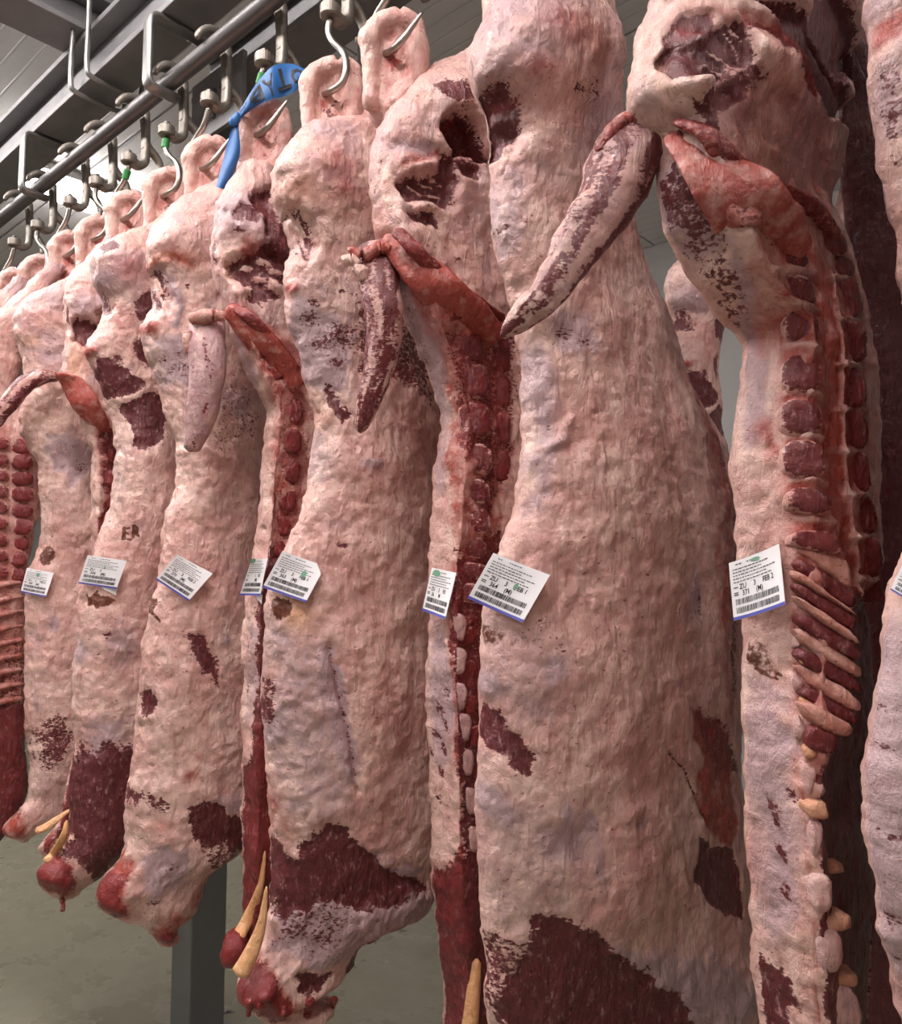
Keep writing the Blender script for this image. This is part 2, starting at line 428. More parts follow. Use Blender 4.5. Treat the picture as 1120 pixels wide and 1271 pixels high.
        # sheets of fat: terraces that overlap, plus lumps
        f1 = fbm(V, 9, sd + 1, 3); f2 = fbm(V, 30, sd + 2, 3); f3 = 1 - np.abs(fbm(V * np.array([1, 1, 1.7]), 22, sd + 3, 3)) * 2
        f4 = fbm(V, 85, sd + 4, 2)
        dz = lump * (1.6 * f1 + 0.75 * f2 * soft + 0.30 * f3 * soft + 0.28 * f4 * soft)
        V += N * dz[:, None]
        edge = 1 - np.clip(np.abs(N @ B_DIR), 0, 1)
        V += (A_DIR[None] * (rough_edge * edge * fbm(V, 45, sd + 7, 3))[:, None])
        M1[:, 2] += 0.25 * np.clip(-f2, 0, 1) * (M1[:, 2] > 0.2)
        return V, F, M1, M2
    def place(s, root, name='flesh', **kw):
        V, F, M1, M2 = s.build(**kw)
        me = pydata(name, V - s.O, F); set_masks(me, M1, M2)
        o = link(name, me, FLESH, root)
        s.bvh = BVHTree.FromPolygons([Vector(v) for v in V], F)
        s.root = root
        return o
    # ---- parts
    def p3(s, px, py, off=0.0):
        P, n = s.hit3(px, py); d = ray(px, py); d = d / np.linalg.norm(d)
        return P - d * off
    def slab(s, name, quad, base=(0, 0.6, 0), base2=(0, 0, 0), lift=0.012, thick=0.022, bulge=0.006, n=7, seed=0, rim=True, lump=0.004):
        """a block of bone, muscle or gristle lying proud of the cut face; quad seen clockwise from its upper left corner"""
        lift *= 0.32; bulge *= 0.6
        c = np.mean(quad, axis=0); P, nn = s.hit3(*c)
        depth = np.dot(P - CAM, [0, CT, ST]) 
        t = depth
        cs = [at(q[0], q[1], t - lift) for q in quad]
        # lie the block along the face it sits on, not square to the viewer
        fc = (B_DIR * 0.55 + N_DIR * 0.45); fc = fc / np.linalg.norm(fc)
        ns = [s.hit3(*q_)[1] for q_ in quad] + [nn]; nn = sum(x if np.dot(x, fc) > 0 else -x for x in ns); nn = nn / np.linalg.norm(nn); fc = fc * .35 + nn * .65; fc /= np.linalg.norm(fc)
        cc = at(c[0], c[1], t - lift)
        cs = []
        for q in quad:
            d = ray(*q); k = np.dot(cc - CAM, fc) / np.dot(d, fc); cs.append(CAM + d * k)
        g = np.linspace(0, 1, n + 1); V = []
        for j in g:
            for i in g:
                a = cs[0] * (1 - i) + cs[1] * i; b = cs[3] * (1 - i) + cs[2] * i
                x, y = 2 * i - 1, 2 * j - 1
                # round the corners
                rr = 1 - 0.16 * (abs(x) ** 3) * (abs(y) ** 3) * 1.6
                pt = a * (1 - j) + b * j
                ctr = (cs[0] + cs[1] + cs[2] + cs[3]) / 4
                pt = ctr + (pt - ctr) * rr
                V.append(pt + fc * bulge * (1 - x ** 4) * (1 - y ** 4))
        V = np.array(V); m = n + 1
        ring = [i for i in range(m)] + [j * m + n for j in range(1, m)] + [n * m + i for i in range(n - 1, -1, -1)] + [j * m for j in range(n - 1, 0, -1)]
        ctr = V.mean(0)
        skirt = np.array([V[i] + (V[i] - ctr) * 0.04 - fc * thick for i in ring])
        F = [(j * m + i, j * m + i + 1, (j + 1) * m + i + 1, (j + 1) * m + i) for j in range(n) for i in range(n)]
        b0 = len(V); k = len(ring)
        F += [(ring[i], b0 + i, b0 + (i + 1) % k, ring[(i + 1) % k]) for i in range(k)]
        V = np.vstack([V, skirt])
        F = [tuple(reversed(f)) for f in F]
        def mk(V_, M1, M2):
            if rim:
                e = np.zeros(len(V_)); e[b0:] = 1; e[ring] = 0.45
                M1[:, 0] = M1[:, 0] * (1 - 0.9 * e); M1[:, 1] = M1[:, 1] * (1 - 0.45 * e)
        me = flesh_mesh(name, V, F, mk, lump, 60, s.seed * 7 + seed, s.O, base, base2)
        return link(name, me, FLESH, s.root)
    def tube(s, name, pts, rad, off=0.02, base=(0, 0, 0), base2=(0, 0, 0), flat=0.7, n=40, seg=18, lump=0.004, lsc=35, seed=0, masks=None, depths=None, raw=False):
        """a strap, tail, rib or tendon; pts as seen, rad half widths as seen"""
        if depths is None: P = [s.p3(x, y, off) for x, y in pts]
        else: P = [at(x, y, d) for (x, y), d in zip(pts, depths)]
        C = catmull(P, n)
        rr = np.interp(np.linspace(0, 1, n), np.linspace(0, 1, len(rad)), rad) * s.t / 1000
        tp = np.linspace(0, 1, n); rr = rr * np.sqrt(np.clip(1 - np.clip(1 - tp / 0.04, 0, 1) ** 2 * 0.9, 0, 1)) * np.sqrt(np.clip(1 - np.clip((tp - 0.96) / 0.04, 0, 1) ** 2 * 0.9, 0, 1))
        V, F = sweep(C, rr, rr * flat, np.array([1.0, 0.0, 0.0]), seg)
        me = flesh_mesh(name, V, F, masks, lump, lsc, s.seed * 5 + seed, s.O, base, base2)
        return link(name, me, FLESH, s.root)
# ------------------------------------------------------------------ the room
BOSS_N = float(np.dot(at(410, 14.6, 2.1), N_DIR)); BOSS_Z = float(at(410, 14.6, 2.1)[2])
RAIL_Z = BOSS_Z + 0.165
CEIL_Z = 4.3
def r_at(px, n, z):
    """distance along the rail direction of the point (n, z) seen at column px"""
    cx = (px - 560) / 1000; b = N_DIR * n + UP * z - CAM; dv = np.array([0, CT, ST])
    return float((cx * np.dot(b, dv) - b[0]) / (R_DIR[0] - cx * np.dot(R_DIR, dv)))
def struct_box(name, c, sr, sn, sz, mat, parent=None, bev=0.0, label=None):
    bm = bmesh.new(); c = np.asarray(c)
    add_box(bm, c * 0, R_DIR, N_DIR, UP, sr, sn, sz, bev)
    me = bm_mesh(bm, name); o = link(name, me, mat, parent)
    if parent is None: o['kind'] = 'structure'
    o.location = Vector(c) if parent is None else Vector(c) - parent.location
    return o
CR, CN = 3.2, -0.6
floor = struct_box('floor', rn(CR, CN, -0.05), 7.6, 5.2, 0.05, FLOORM)
ceiling = struct_box('ceiling', rn(CR, CN, CEIL_Z + 0.09), 7.6, 5.2, 0.04, CEIL)
for i, r in enumerate(np.arange(-4.2, 10.7, 2.4)):
    for n in np.arange(-5.2, 4.6, 1.2):
        me_p = None
        if 'ceil_me' not in globals():
            bm = bmesh.new(); add_box(bm, np.zeros(3), np.array([1.0, 0, 0]), np.array([0, 1.0, 0]), UP, 1.194, 0.594, 0.02, 0.006)
            ceil_me = bm_mesh(bm, 'ceiling_panel'); ceil_me.materials.append(CEIL)
        p = bpy.data.objects.new('ceiling_panel', ceil_me); COL.objects.link(p); p.parent = ceiling
        p.location = Vector(rn(r + 1.2, n, CEIL_Z + 0.02)) - ceiling.location
        p.rotation_euler = (0, 0, math.atan2(R_DIR[1], R_DIR[0]))
struct_box('wall_left', rn(CR + 7.65, CN, CEIL_Z / 2), 0.05, 5.2, CEIL_Z / 2 + 0.1, WALLM)
struct_box('wall_right', rn(CR - 7.65, CN, CEIL_Z / 2), 0.05, 5.2, CEIL_Z / 2 + 0.1, WALLM)
struct_box('wall_back', rn(CR, CN - 5.25, CEIL_Z / 2), 7.7, 0.05, CEIL_Z / 2 + 0.1, WALLM)
struct_box('wall_front', rn(CR, CN + 5.25, CEIL_Z / 2), 7.7, 0.05, CEIL_Z / 2 + 0.1, WALLM)

# fluorescent fittings, each a housing with a lit diffuser
def fitting(r, n, label, along_n=True, ln=0.75, wd=0.12):
    o = empty('ceiling_light', rn(r, n, CEIL_Z - 0.075), label, 'light', 'fluorescent fittings under the ceiling')
    ax = (N_DIR, R_DIR) if along_n else (R_DIR, N_DIR)
    bm = bmesh.new(); add_box(bm, np.array([0, 0, 0.045]), ax[0], ax[1], UP, ln + 0.02, wd + 0.015, 0.03, 0.008); link('housing', bm_mesh(bm, 'housing'), GALV, o)
    bm = bmesh.new(); add_box(bm, np.array([0, 0, 0.0]), ax[0], ax[1], UP, ln, wd, 0.025, 0.015); link('diffuser', bm_mesh(bm, 'diffuser'), TUBE, o)
pf = atz(88, 244, CEIL_Z - 0.1); fr, fn = float(pf @ R_DIR), float(pf @ N_DIR)
fitting(fr, fn, 'lit fluorescent fitting glaring beside the rail in the far left', True, 0.62, 0.17)
for i, (r, n) in enumerate([(0.9, 0.05), (2.6, 0.0), (4.3, 0.0), (6.0, 0.0), (0.2, 2.6), (-2.2, -1.6)]):  # the fitting behind the viewer is unseen, added to fill the shaded faces
    fitting(r, n, 'lit fluorescent fitting on the ceiling outside the picture, ' + ('above the central side', 'above the right edge', 'above the left sides', 'farthest along the row', 'added as fill behind the viewer', 'behind the row at right')[i], False, 0.75, 0.14)

# ------------------------------------------------------------------ rail, beams, column
def thing_box(name, c, axes, sizes, mat, label, cat, bev=0.004):
    bm = bmesh.new(); add_box(bm, np.zeros(3), *axes, *sizes, bev)
    o = link(name, bm_mesh(bm, name), mat); o.location = Vector(c); return tag(o, label, cat)
R0, R1 = -1.6, 9.6
rail = empty('meat_rail', rn((R0 + R1) / 2, BOSS_N, RAIL_Z), 'round grey steel pipe rail that the hook trolleys run on', 'rail')
V, F = sweep([rn(x, BOSS_N, RAIL_Z) for x in np.linspace(R0, R1, 12)], [0.0275] * 12, [0.0275] * 12, N_DIR, 24)
link('pipe', pydata('pipe', V - np.array(rail.location), F), RAILM, rail)
def flat_path(pts, half_r, half_t, r, n0, z0, o, name, mat, seg=4, steps=28):
    """flat bar bent in the plane square to the rail; pts are (n, z) offsets"""
    P = np.array([rn(r, n0 + a, z0 + b) for a, b in pts]); out = []
    # round the corners a little
    for i, p in enumerate(P):
        if i in (0, len(P) - 1): out.append(p); continue
        a = P[i - 1] - p; b = P[i + 1] - p; q = min(0.03, np.linalg.norm(a) / 2.2, np.linalg.norm(b) / 2.2)
        a = p + a / np.linalg.norm(a) * q; b = p + b / np.linalg.norm(b) * q
        for t in np.linspace(0, 1, 6): out.append((1 - t) ** 2 * a + 2 * t * (1 - t) * p + t * t * b)
    out = np.array(out); n = len(out)
    V, F = sweep(out, [half_r] * n, [half_t] * n, R_DIR, 12, 6.0)
    return link(name, pydata(name, V - np.array(o.location), F), mat, o)
for i, px in enumerate((186, 30, -60)):
    r = r_at(px, BOSS_N + 0.07, RAIL_Z + 0.1)
    flat_path([(-0.17, 0.205), (0.075, 0.205), (0.075, -0.042), (-0.03, -0.042)], 0.024, 0.008, r, BOSS_N, RAIL_Z, rail, 'bracket', GALV)
flat_path([(-0.17, 0.205), (0.075, 0.205), (0.075, -0.042), (-0.03, -0.042)], 0.024, 0.008, r_at(700, BOSS_N + 0.07, RAIL_Z + 0.1), BOSS_N, RAIL_Z, rail, 'bracket', GALV)
def i_beam(n, z0, hw, hh, label, r0=R0, r1=R1, axis='r', tf=0.012):
    c = rn((r0 + r1) / 2, n, z0 + hh) if axis == 'r' else rn(n, (r0 + r1) / 2, z0 + hh)
    o = empty('steel_beam', c, label, 'beam'); L = (r1 - r0) / 2
    ax = (R_DIR, N_DIR) if axis == 'r' else (N_DIR, R_DIR)
    for nm, cz, a, b in (('lower_flange', -hh + tf, hw, tf), ('upper_flange', hh - tf, hw, tf), ('web', 0, 0.012, hh - 2 * tf)):
        bm = bmesh.new(); add_box(bm, np.array([0, 0, cz]), ax[0], ax[1], UP, L, a, b, 0.003); link(nm, bm_mesh(bm, nm), BEAMM, o)
    return o
BZ = RAIL_Z + 0.215
i_beam(BOSS_N - 0.03, BZ, 0.075, 0.11, 'long grey steel beam running directly above the pipe rail')
N2 = BOSS_N - 0.38
i_beam(N2, BZ + 0.0, 0.09, 0.11, 'long grey steel beam behind the pipe rail, resting on the column', R0, float(atz(244, 1290, 0.0) @ R_DIR) + 0.12)
pc = atz(112, 62, BZ + 0.22); i_beam(float(pc @ R_DIR), BZ + 0.222, 0.10, 0.09, 'dark grey cross beam meeting the ceiling in the top left corner', BOSS_N - 0.1, 4.2, 'n')
cp = atz(244, 1290, 0.0); cr_ = float(cp @ R_DIR); cn_ = float(cp @ N_DIR)
col = empty('steel_column', rn(cr_, cn_, 0), 'square grey steel column standing on the floor behind the hanging sides', 'column')
COLM = solid('painted_column_steel', (0.165, 0.175, 0.175), 0.45, 0.2, 0.12, 8)
bm = bmesh.new(); add_box(bm, UP * BZ / 2, R_DIR, N_DIR, UP, 0.062, 0.07, BZ / 2 - 0.002, 0.006); link('shaft', bm_mesh(bm, 'shaft'), COLM, col)
bm = bmesh.new(); add_box(bm, UP * 0.008, R_DIR, N_DIR, UP, 0.11, 0.12, 0.008, 0.003); link('base_plate', bm_mesh(bm, 'base_plate'), COLM, col)
bm = bmesh.new(); add_box(bm, UP * (BZ - 0.10) + N_DIR * 0.082 - R_DIR * 0.12, R_DIR, N_DIR, UP, 0.17, 0.01, 0.12, 0.003); g_ = link('gusset_plate', bm_mesh(bm, 'gusset_plate'), BEAMM, col)
for a in (-0.07, -0.025, 0.025, 0.07):
    for b in (-0.06, 0.03):
        bm = bmesh.new(); add_box(bm, UP * (BZ - 0.10 + b) + N_DIR * 0.098 + R_DIR * (a - 0.14), R_DIR, N_DIR, UP, 0.009, 0.007, 0.009, 0.003); link('bolt', bm_mesh(bm, 'bolt'), BOLT, col)
# U shaped hanger rods round the beam
for px, lab in ((106, 'bent steel hanger rod looping under the beam, the nearer of two'), (86, 'bent steel hanger rod looping under the beam, the farther of two')):
    r = r_at(px, BOSS_N + 0.08, BZ)
    o = empty('hanger_rod', rn(r, BOSS_N, CEIL_Z), lab, 'rod', 'hanger rods under the ceiling')
    top = CEIL_Z if px == 106 else BZ + 0.24
    P = catmull([rn(r, BOSS_N + 0.075, top), rn(r, BOSS_N + 0.075, BZ + 0.2), rn(r, BOSS_N + 0.075, BZ + 0.02), rn(r, BOSS_N + 0.055, BZ - 0.016), rn(r, BOSS_N - 0.03, BZ - 0.02),
                 rn(r, BOSS_N - 0.115, BZ - 0.016), rn(r, BOSS_N - 0.135, BZ + 0.02), rn(r, BOSS_N - 0.135, BZ + 0.2), rn(r, BOSS_N - 0.135, top)], 60)
    V, F = sweep(P, [0.0095] * 60, [0.0095] * 60, R_DIR, 12); link('rod', pydata('rod', V - np.array(o.location), F), GALV, o)
r = r_at(446, BOSS_N - 1.3, 3.2); o = empty('vertical_pipe', rn(r, BOSS_N - 1.3, 0), 'thin pale vertical pipe seen between two hock ends', 'pipe')
P = [rn(r, BOSS_N - 1.3, z) for z in np.linspace(0, CEIL_Z, 6)]; V, F = sweep(P, [0.02] * 6, [0.02] * 6, R_DIR, 12); link('pipe', pydata('pipe', V - np.array(o.location), F), GALV, o)

# ------------------------------------------------------------------ trolleys with their hooks
def boss_pt(px): 
    t = 2026.5 / (px + 555); return t, 163 - 0.731 * (px - 207)
FH = [(0, 10, 0), (-2, 25, 0), (4, 38, -.01), (17, 52, -.03), (20, 70, -.045), (15, 88, -.045), (2, 98, -.03), (-8, 102, 0.0), (-16, 98, 0.03)]
EH = [(0, 10, 0), (-7, 33, .01), (-20, 56, .03), (-23, 78, .035), (-17, 92, .02), (-8, 93, -.01), (4, 84, -.045), (17, 67, -.05), (29, 50, -.055)]
def add_cyl(bm, c, axis, r, hh, n=20, bev=0.0):
    c = np.asarray(c); V, F = sweep([c - axis * hh, c - axis * (hh - bev), c + axis * (hh - bev), c + axis * hh], [r - bev, r, r, r - bev], [r - bev, r, r, r - bev], N_DIR if abs(axis @ N_DIR) < .9 else R_DIR, n)
    vs = [bm.verts.new(v) for v in V]
    for f in F: bm.faces.new([vs[i] for i in f])
trolley_cache = {}
def trolley(px, mode, green, label):
    t, py = boss_pt(px); B = at(px, py, t)
    o = empty('rail_trolley', B, label, 'hook', 'trolleys and hooks on the pipe rail')
    if 'strap' not in trolley_cache:
        def bar(path, hw, ht, nm, p=6.0):
            P = catmull([rn(0, a, b) for a, b in path], len(path) * 7); n = len(P)
            V, F = sweep(P, np.interp(np.linspace(0, 1, n), np.linspace(0, 1, len(hw)), hw), np.interp(np.linspace(0, 1, n), np.linspace(0, 1, len(ht)), ht), R_DIR, 14, p)
            return pydata(nm, V, F)
        trolley_cache['strap'] = bar([(-0.005, -0.004), (-0.035, -0.010), (-0.056, 0.008), (-0.060, 0.05), (-0.058, 0.12), (-0.052, 0.19)], [0.020, 0.019, 0.018, 0.018, 0.019, 0.022], [0.013, 0.014, 0.013, 0.012, 0.012, 0.013], 'strap', 4.0)
        trolley_cache['jaw'] = bar([(-0.050, 0.165), (-0.050, 0.195), (-0.036, 0.217), (-0.005, 0.222), (0.022, 0.214), (0.040, 0.196), (0.046, 0.178)], [0.020, 0.024, 0.026, 0.026, 0.024, 0.018, 0.008], [0.010, 0.013, 0.016, 0.016, 0.014, 0.011, 0.007], 'jaw', 3.0)
        trolley_cache['horn'] = bar([(-0.058, 0.075), (-0.075, 0.062), (-0.098, 0.048), (-0.115, 0.025), (-0.118, -0.008), (-0.104, -0.026), (-0.094, -0.018)], [0.016, 0.016, 0.015, 0.014, 0.013, 0.012, 0.008], [0.020, 0.016, 0.012, 0.011, 0.011, 0.010, 0.006], 'horn', 3.0)
        bm = bmesh.new(); add_cyl(bm, np.zeros(3), UP, 0.027, 0.017, 24, 0.004); trolley_cache['swivel_boss'] = bm_mesh(bm, 'swivel_boss')
        bm = bmesh.new(); add_cyl(bm, UP * 0.023, UP, 0.011, 0.008, 6, 0.002); trolley_cache['nut'] = bm_mesh(bm, 'nut')
        for k in trolley_cache: trolley_cache[k].polygons.foreach_set('use_smooth', [k not in ('nut', 'swivel_boss')] * len(trolley_cache[k].polygons))
    for k in ('strap', 'jaw', 'horn'): link(k, trolley_cache[k], CASTM, o)
    bo = link('swivel_boss', trolley_cache['swivel_boss'], CASTM, o); link('nut', trolley_cache['nut'], BOLT, bo)
    tpl, t0 = (FH, 2.1) if mode == 'F' else (EH, 2.295)
    k = t0 / t
    P = catmull([at(px + a * k, py + b * k, t + d) for a, b, d in tpl], 54)
    rad = np.full(54, 0.0088); rad[-12:] = np.linspace(0.0088, 0.0035, 12)
    V, F = sweep(P, rad, rad, N_DIR, 14)
    hk = link('meat_hook', pydata('meat_hook', V - B, F), HOOKM, o)
    if green:
        d = P[6] - P[2]; d /= np.linalg.norm(d); bm = bmesh.new(); add_cyl(bm, P[4] - B, d, 0.0125, 0.017, 16, 0.003)
        link('green_collar', bm_mesh(bm, 'green_collar'), GREEN, hk)
    return B

# ------------------------------------------------------------------ hock ends: bone, tendon and web grown into one skin
def hock(side, kind, k=None, dx=0, dy=0, seed=0):
    t = side.t; hx, hy = side.hx, side.hy
    if kind == 'F':
        t0 = 2.1
        tubes = [([(-29, 178), (-27, 145), (-28, 108), (-27, 88)], [13, 9, 10, 13], -.012), ([(-27, 88), (-12, 74), (14, 66), (30, 74)], [13, 13, 12, 10], 0),
                 ([(28, 76), (31, 105), (26, 140), (14, 175)], [11, 13, 15, 18], .005), ([(10, 82), (8, 120), (0, 175)], [18, 18, 20], .034), ([(-14, 80), (-10, 120), (-12, 175)], [10, 9, 14], .02)]
    else:
        t0 = 2.295
        tubes = [([(-24, 146), (-25, 125), (-26, 90), (-26, 78)], [10, 9, 10, 13], -.008), ([(-27, 80), (-14, 64), (8, 58), (22, 66)], [12, 12, 12, 10], 0),
                 ([(22, 66), (25, 95), (18, 125), (4, 155)], [10, 12, 15, 20], .005), ([(4, 74), (2, 110), (-6, 155)], [17, 17, 22], .032), ([(-14, 78), (-12, 115), (-12, 150)], [10, 10, 12], .018)]
    kk = t0 / t if k is None else k
    bm = bmesh.new()
    for pts, rad, off in tubes:
        P = catmull([at(hx + (a + dx) * kk, hy + (b + dy) * kk, t + off) for a, b in pts], 16)
        rr = np.interp(np.linspace(0, 1, 16), np.linspace(0, 1, len(rad)), rad) * t0 / 1000
        V, F = sweep(P, rr, rr * 1.15, np.array([1.0, 0, 0]), 14)
        vs = [bm.verts.new(v) for v in V]
        for f in F: bm.faces.new([vs[i] for i in f])
        for c, r_ in ((P[0], rr[0]), (P[-1], rr[-1])):
            bmesh.ops.create_icosphere(bm, subdivisions=2, radius=float(r_) * 1.02, matrix=__import__('mathutils').Matrix.Translation(Vector(c)))
    bmesh.ops.recalc_face_normals(bm, faces=bm.faces)
    me = bpy.data.meshes.new('t'); bm.to_mesh(me); bm.free()
    o = bpy.data.objects.new('t', me); COL.objects.link(o)
    md = o.modifiers.new('r', 'REMESH'); md.mode = 'VOXEL'; md.voxel_size = 0.0055
    sm = o.modifiers.new('s', 'SMOOTH'); sm.iterations = 6; sm.factor = 0.5
    dg = bpy.context.evaluated_depsgraph_get(); ev = o.evaluated_get(dg); m2 = bpy.data.meshes.new_from_object(ev)
    n = len(m2.vertices); V = np.zeros(n * 3); m2.vertices.foreach_get('co', V); V = V.reshape(-1, 3)
    F = [tuple(p.vertices) for p in m2.polygons]
    bpy.data.objects.remove(o); bpy.data.meshes.remove(m2)
    ctr = at(hx + (2 if kind == 'F' else -2) * kk, hy + (125 if kind == 'F' else 105) * kk, t)
    def mk(V, M1, M2):
        rel = V - ctr; back = -(rel @ B_DIR); rad_ = np.abs(rel @ A_DIR)
        inner = np.exp(-(rad_ / 0.042) ** 2) * np.exp(-((V[:, 2] - ctr[2]) / 0.09) ** 2)
        nz = fbm(V, 30, seed, 3)
        M1[:, 1] = np.clip(0.03 + 0.75 * inner * (0.7 + nz), 0, 1) + 0.12 * np.clip(nz, 0, 1)
        M1[:, 0] = np.clip(0.42 * inner * (0.6 + 1.5 * fbm(V, 50, seed + 3, 2)), 0, 0.7)
        M1[:, 2] = 0.10 + 0.25 * np.clip(fbm(V, 16, seed + 5, 3), 0, 1)
    me = flesh_mesh('hock', V, F, mk, 0.004, 40, seed + 3, side.O)
    return link('hock', me, FLESH, side.root)
GRP = 'beef sides hanging from the rail'
def root(side, label): 
    side.root = empty('beef_side', side.O, label, 'meat', GRP); return side.root
# ------------------------------------------------------------------ the sides, from the right
def mk_side(px, **kw):
    t, py = boss_pt(px); return Side(px, py, t, **kw)

# ---- outer side with label 364
H = mk_side(645, seed=1, nu=165, nv=430,
    L=[(625, -60), (612, -20), (600, 25), (580, 60), (573, 95), (580, 125), (595, 150), (604, 185), (600, 205), (599, 270), (608, 320), (625, 385), (636, 450), (636, 550), (627, 635), (611, 685), (593, 745), (587, 820), (587, 900), (583, 990), (590, 1100), (592, 1160), (590, 1240), (606, 1300), (640, 1360)],
    R=[(665, -60), (735, -20), (765, 30), (770, 130), (790, 240), (830, 330), (872, 400), (890, 465), (944, 545), (972, 640), (974, 760), (970, 870), (964, 960), (968, 1044), (976, 1150), (978, 1250), (960, 1330), (880, 1380)],
    T=[(-60, .06, .05, .0), (60, .15, .06, .0), (150, .12, .06, .02), (260, .09, .05, .05), (450, .095, .05, .09), (800, .12, .05, .11), (1050, .12, .06, .1), (1250, .10, .06, .06)])
root(H, 'large fat-covered outer side in the centre, label 364 pinned on it')
H.poly([(600, 120), (622, 112), (642, 117), (650, 135), (645, 155), (633, 175), (622, 190), (611, 168), (603, 140)], 'm', .9, 4, 5, -.045)
H.blob(622, 148, 14, 8, 'm', 0.2, .02).blob(628, 128, 12, 7, 'b', .7)
H.blob(700, 35, 26, 16, 'b', .62, .0, .2).blob(722, 45, 44, 24, 'b', .50).blob(672, 90, 20, 12, 'b', .55).blob(760, 70, 20, 60, 'l', .5).blob(690, 60, 60, 60, None, 0, .025)
H.blob(600, 90, 22, 40, 'l', .55, .015).blob(736, 120, 16, 22, 'm', .50).blob(712, 112, 12, 8, 'm', .62).blob(745, 150, 30, 50, 'l', .75).blob(740, 215, 16, 30, 'm', .44)
H.poly([(604, 225), (625, 220), (640, 300), (630, 375), (618, 340), (606, 300)], 'l', .8, 12, 12).blob(618, 290, 10, 22, 'm', .45).blob(622, 340, 8, 18, 'm', .4)
H.poly([(645, 430), (660, 430), (690, 480), (688, 560), (672, 640), (655, 640), (650, 540)], 'l', .75, 10, 6).blob(668, 465, 10, 26, 'l', .95).blob(675, 530, 9, 24, 'm', .38)
H.poly([(685, 395), (715, 388), (740, 405), (735, 440), (715, 450), (690, 432)], 'l', .9, 9, 10).blob(700, 415, 14, 18, 'm', .50, -.008).blob(725, 425, 12, 12, 'm', .45)
H.line([(637, 560), (655, 562), (700, 545)], 5, None, 0, .006).line([(660, 572), (690, 545), (705, 520)], 5, None, 0, .006)
H.blob(790, 430, 40, 80, 'c', .8).blob(760, 620, 90, 120, None, 0, .03).blob(740, 900, 80, 120, None, 0, .02)
H.poly([(586, 868), (600, 878), (640, 915), (660, 938), (658, 962), (640, 950), (612, 920), (592, 890)], 'm', .95, 4, 6, -.004)
H.poly([(590, 700), (625, 760), (700, 790), (705, 840), (690, 900), (660, 930), (600, 870), (585, 800)], 'l', .45, 20, 16)
H.blob(650, 790, 18, 14, 'm', .40).blob(690, 800, 14, 20, 'm', .42).blob(685, 830, 12, 18, 'l', .9).blob(672, 772, 10, 14, 'm', .45)
for x, y in ((600, 845), (612, 1000), (630, 1012), (612, 985), (705, 1040), (700, 1010), (730, 1020)): H.blob(x, y, 7, 16, 'l', .9, 0, .4)
H.poly([(590, 900), (660, 1000), (730, 1050), (720, 1130), (650, 1180), (592, 1120)], 'l', .42, 25, 20)
H.poly([(672, 1146), (712, 1150), (742, 1176), (790, 1205), (838, 1240), (860, 1280), (800, 1330), (640, 1300), (628, 1250), (655, 1195)], 'm', 1.0, 5, 8, -.006)
H.poly([(594, 1165), (650, 1172), (660, 1210), (640, 1260), (600, 1262)], 'm', .52, 12, 14)
H.poly([(742, 1176), (800, 1180), (880, 1190), (930, 1220), (935, 1260), (870, 1290), (790, 1205)], 'l', .95, 12, 14, .008)
H.blob(790, 1090, 60, 60, None, 0, .02).blob(700, 1045, 22, 20, 'l', .9, -.006).blob(790, 1020, 10, 8, 'l', 1, -.006).blob(740, 1075, 10, 30, 'l', .6)
H.poly([(854, 872), (868, 885), (880, 890), (905, 905), (915, 1040), (908, 1052), (885, 1035), (868, 1000), (862, 965), (878, 945), (860, 915)], 'b', .95, 4, 6, -.003).poly([(858, 878), (905, 905), (912, 960), (890, 960)], 'm', .6, 6, 8)
H.poly([(870, 1045), (892, 1052), (912, 1056), (922, 1140), (890, 1125), (866, 1092)], 'm', 1, 3, 5, -.004)
H.line([(830, 935), (850, 955), (862, 985), (880, 1025)], 3, 'm', .6, -.006)
H.blob(862, 740, 14, 34, 'l', 1).blob(868, 745, 7, 26, 'm', .6).blob(885, 560, 14, 90, 'b', .5).blob(890, 660, 10, 80, 'b', .6).blob(868, 500, 10, 40, 'b', .4)
H.poly([(596, 785), (612, 775), (630, 785), (628, 800), (608, 806)], 'i', .52, 4, 5)
H.line([(600, 200), (599, 265), (610, 320), (626, 388)], 4, 'b', .95).line([(636, 500), (628, 636), (610, 690)], 5, 'b', .45)
H.line([(770, 1010), (800, 1000), (835, 1040), (850, 1100)], 10, None, 0, .01)
H.line([(880, 440), (893, 520), (900, 600), (902, 700), (900, 800), (906, 880)], 16, 'b', .85).line([(905, 540), (912, 640), (914, 760), (912, 860)], 12, 'm', .6)
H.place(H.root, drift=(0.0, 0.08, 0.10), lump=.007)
hock(H, 'E', seed=4)

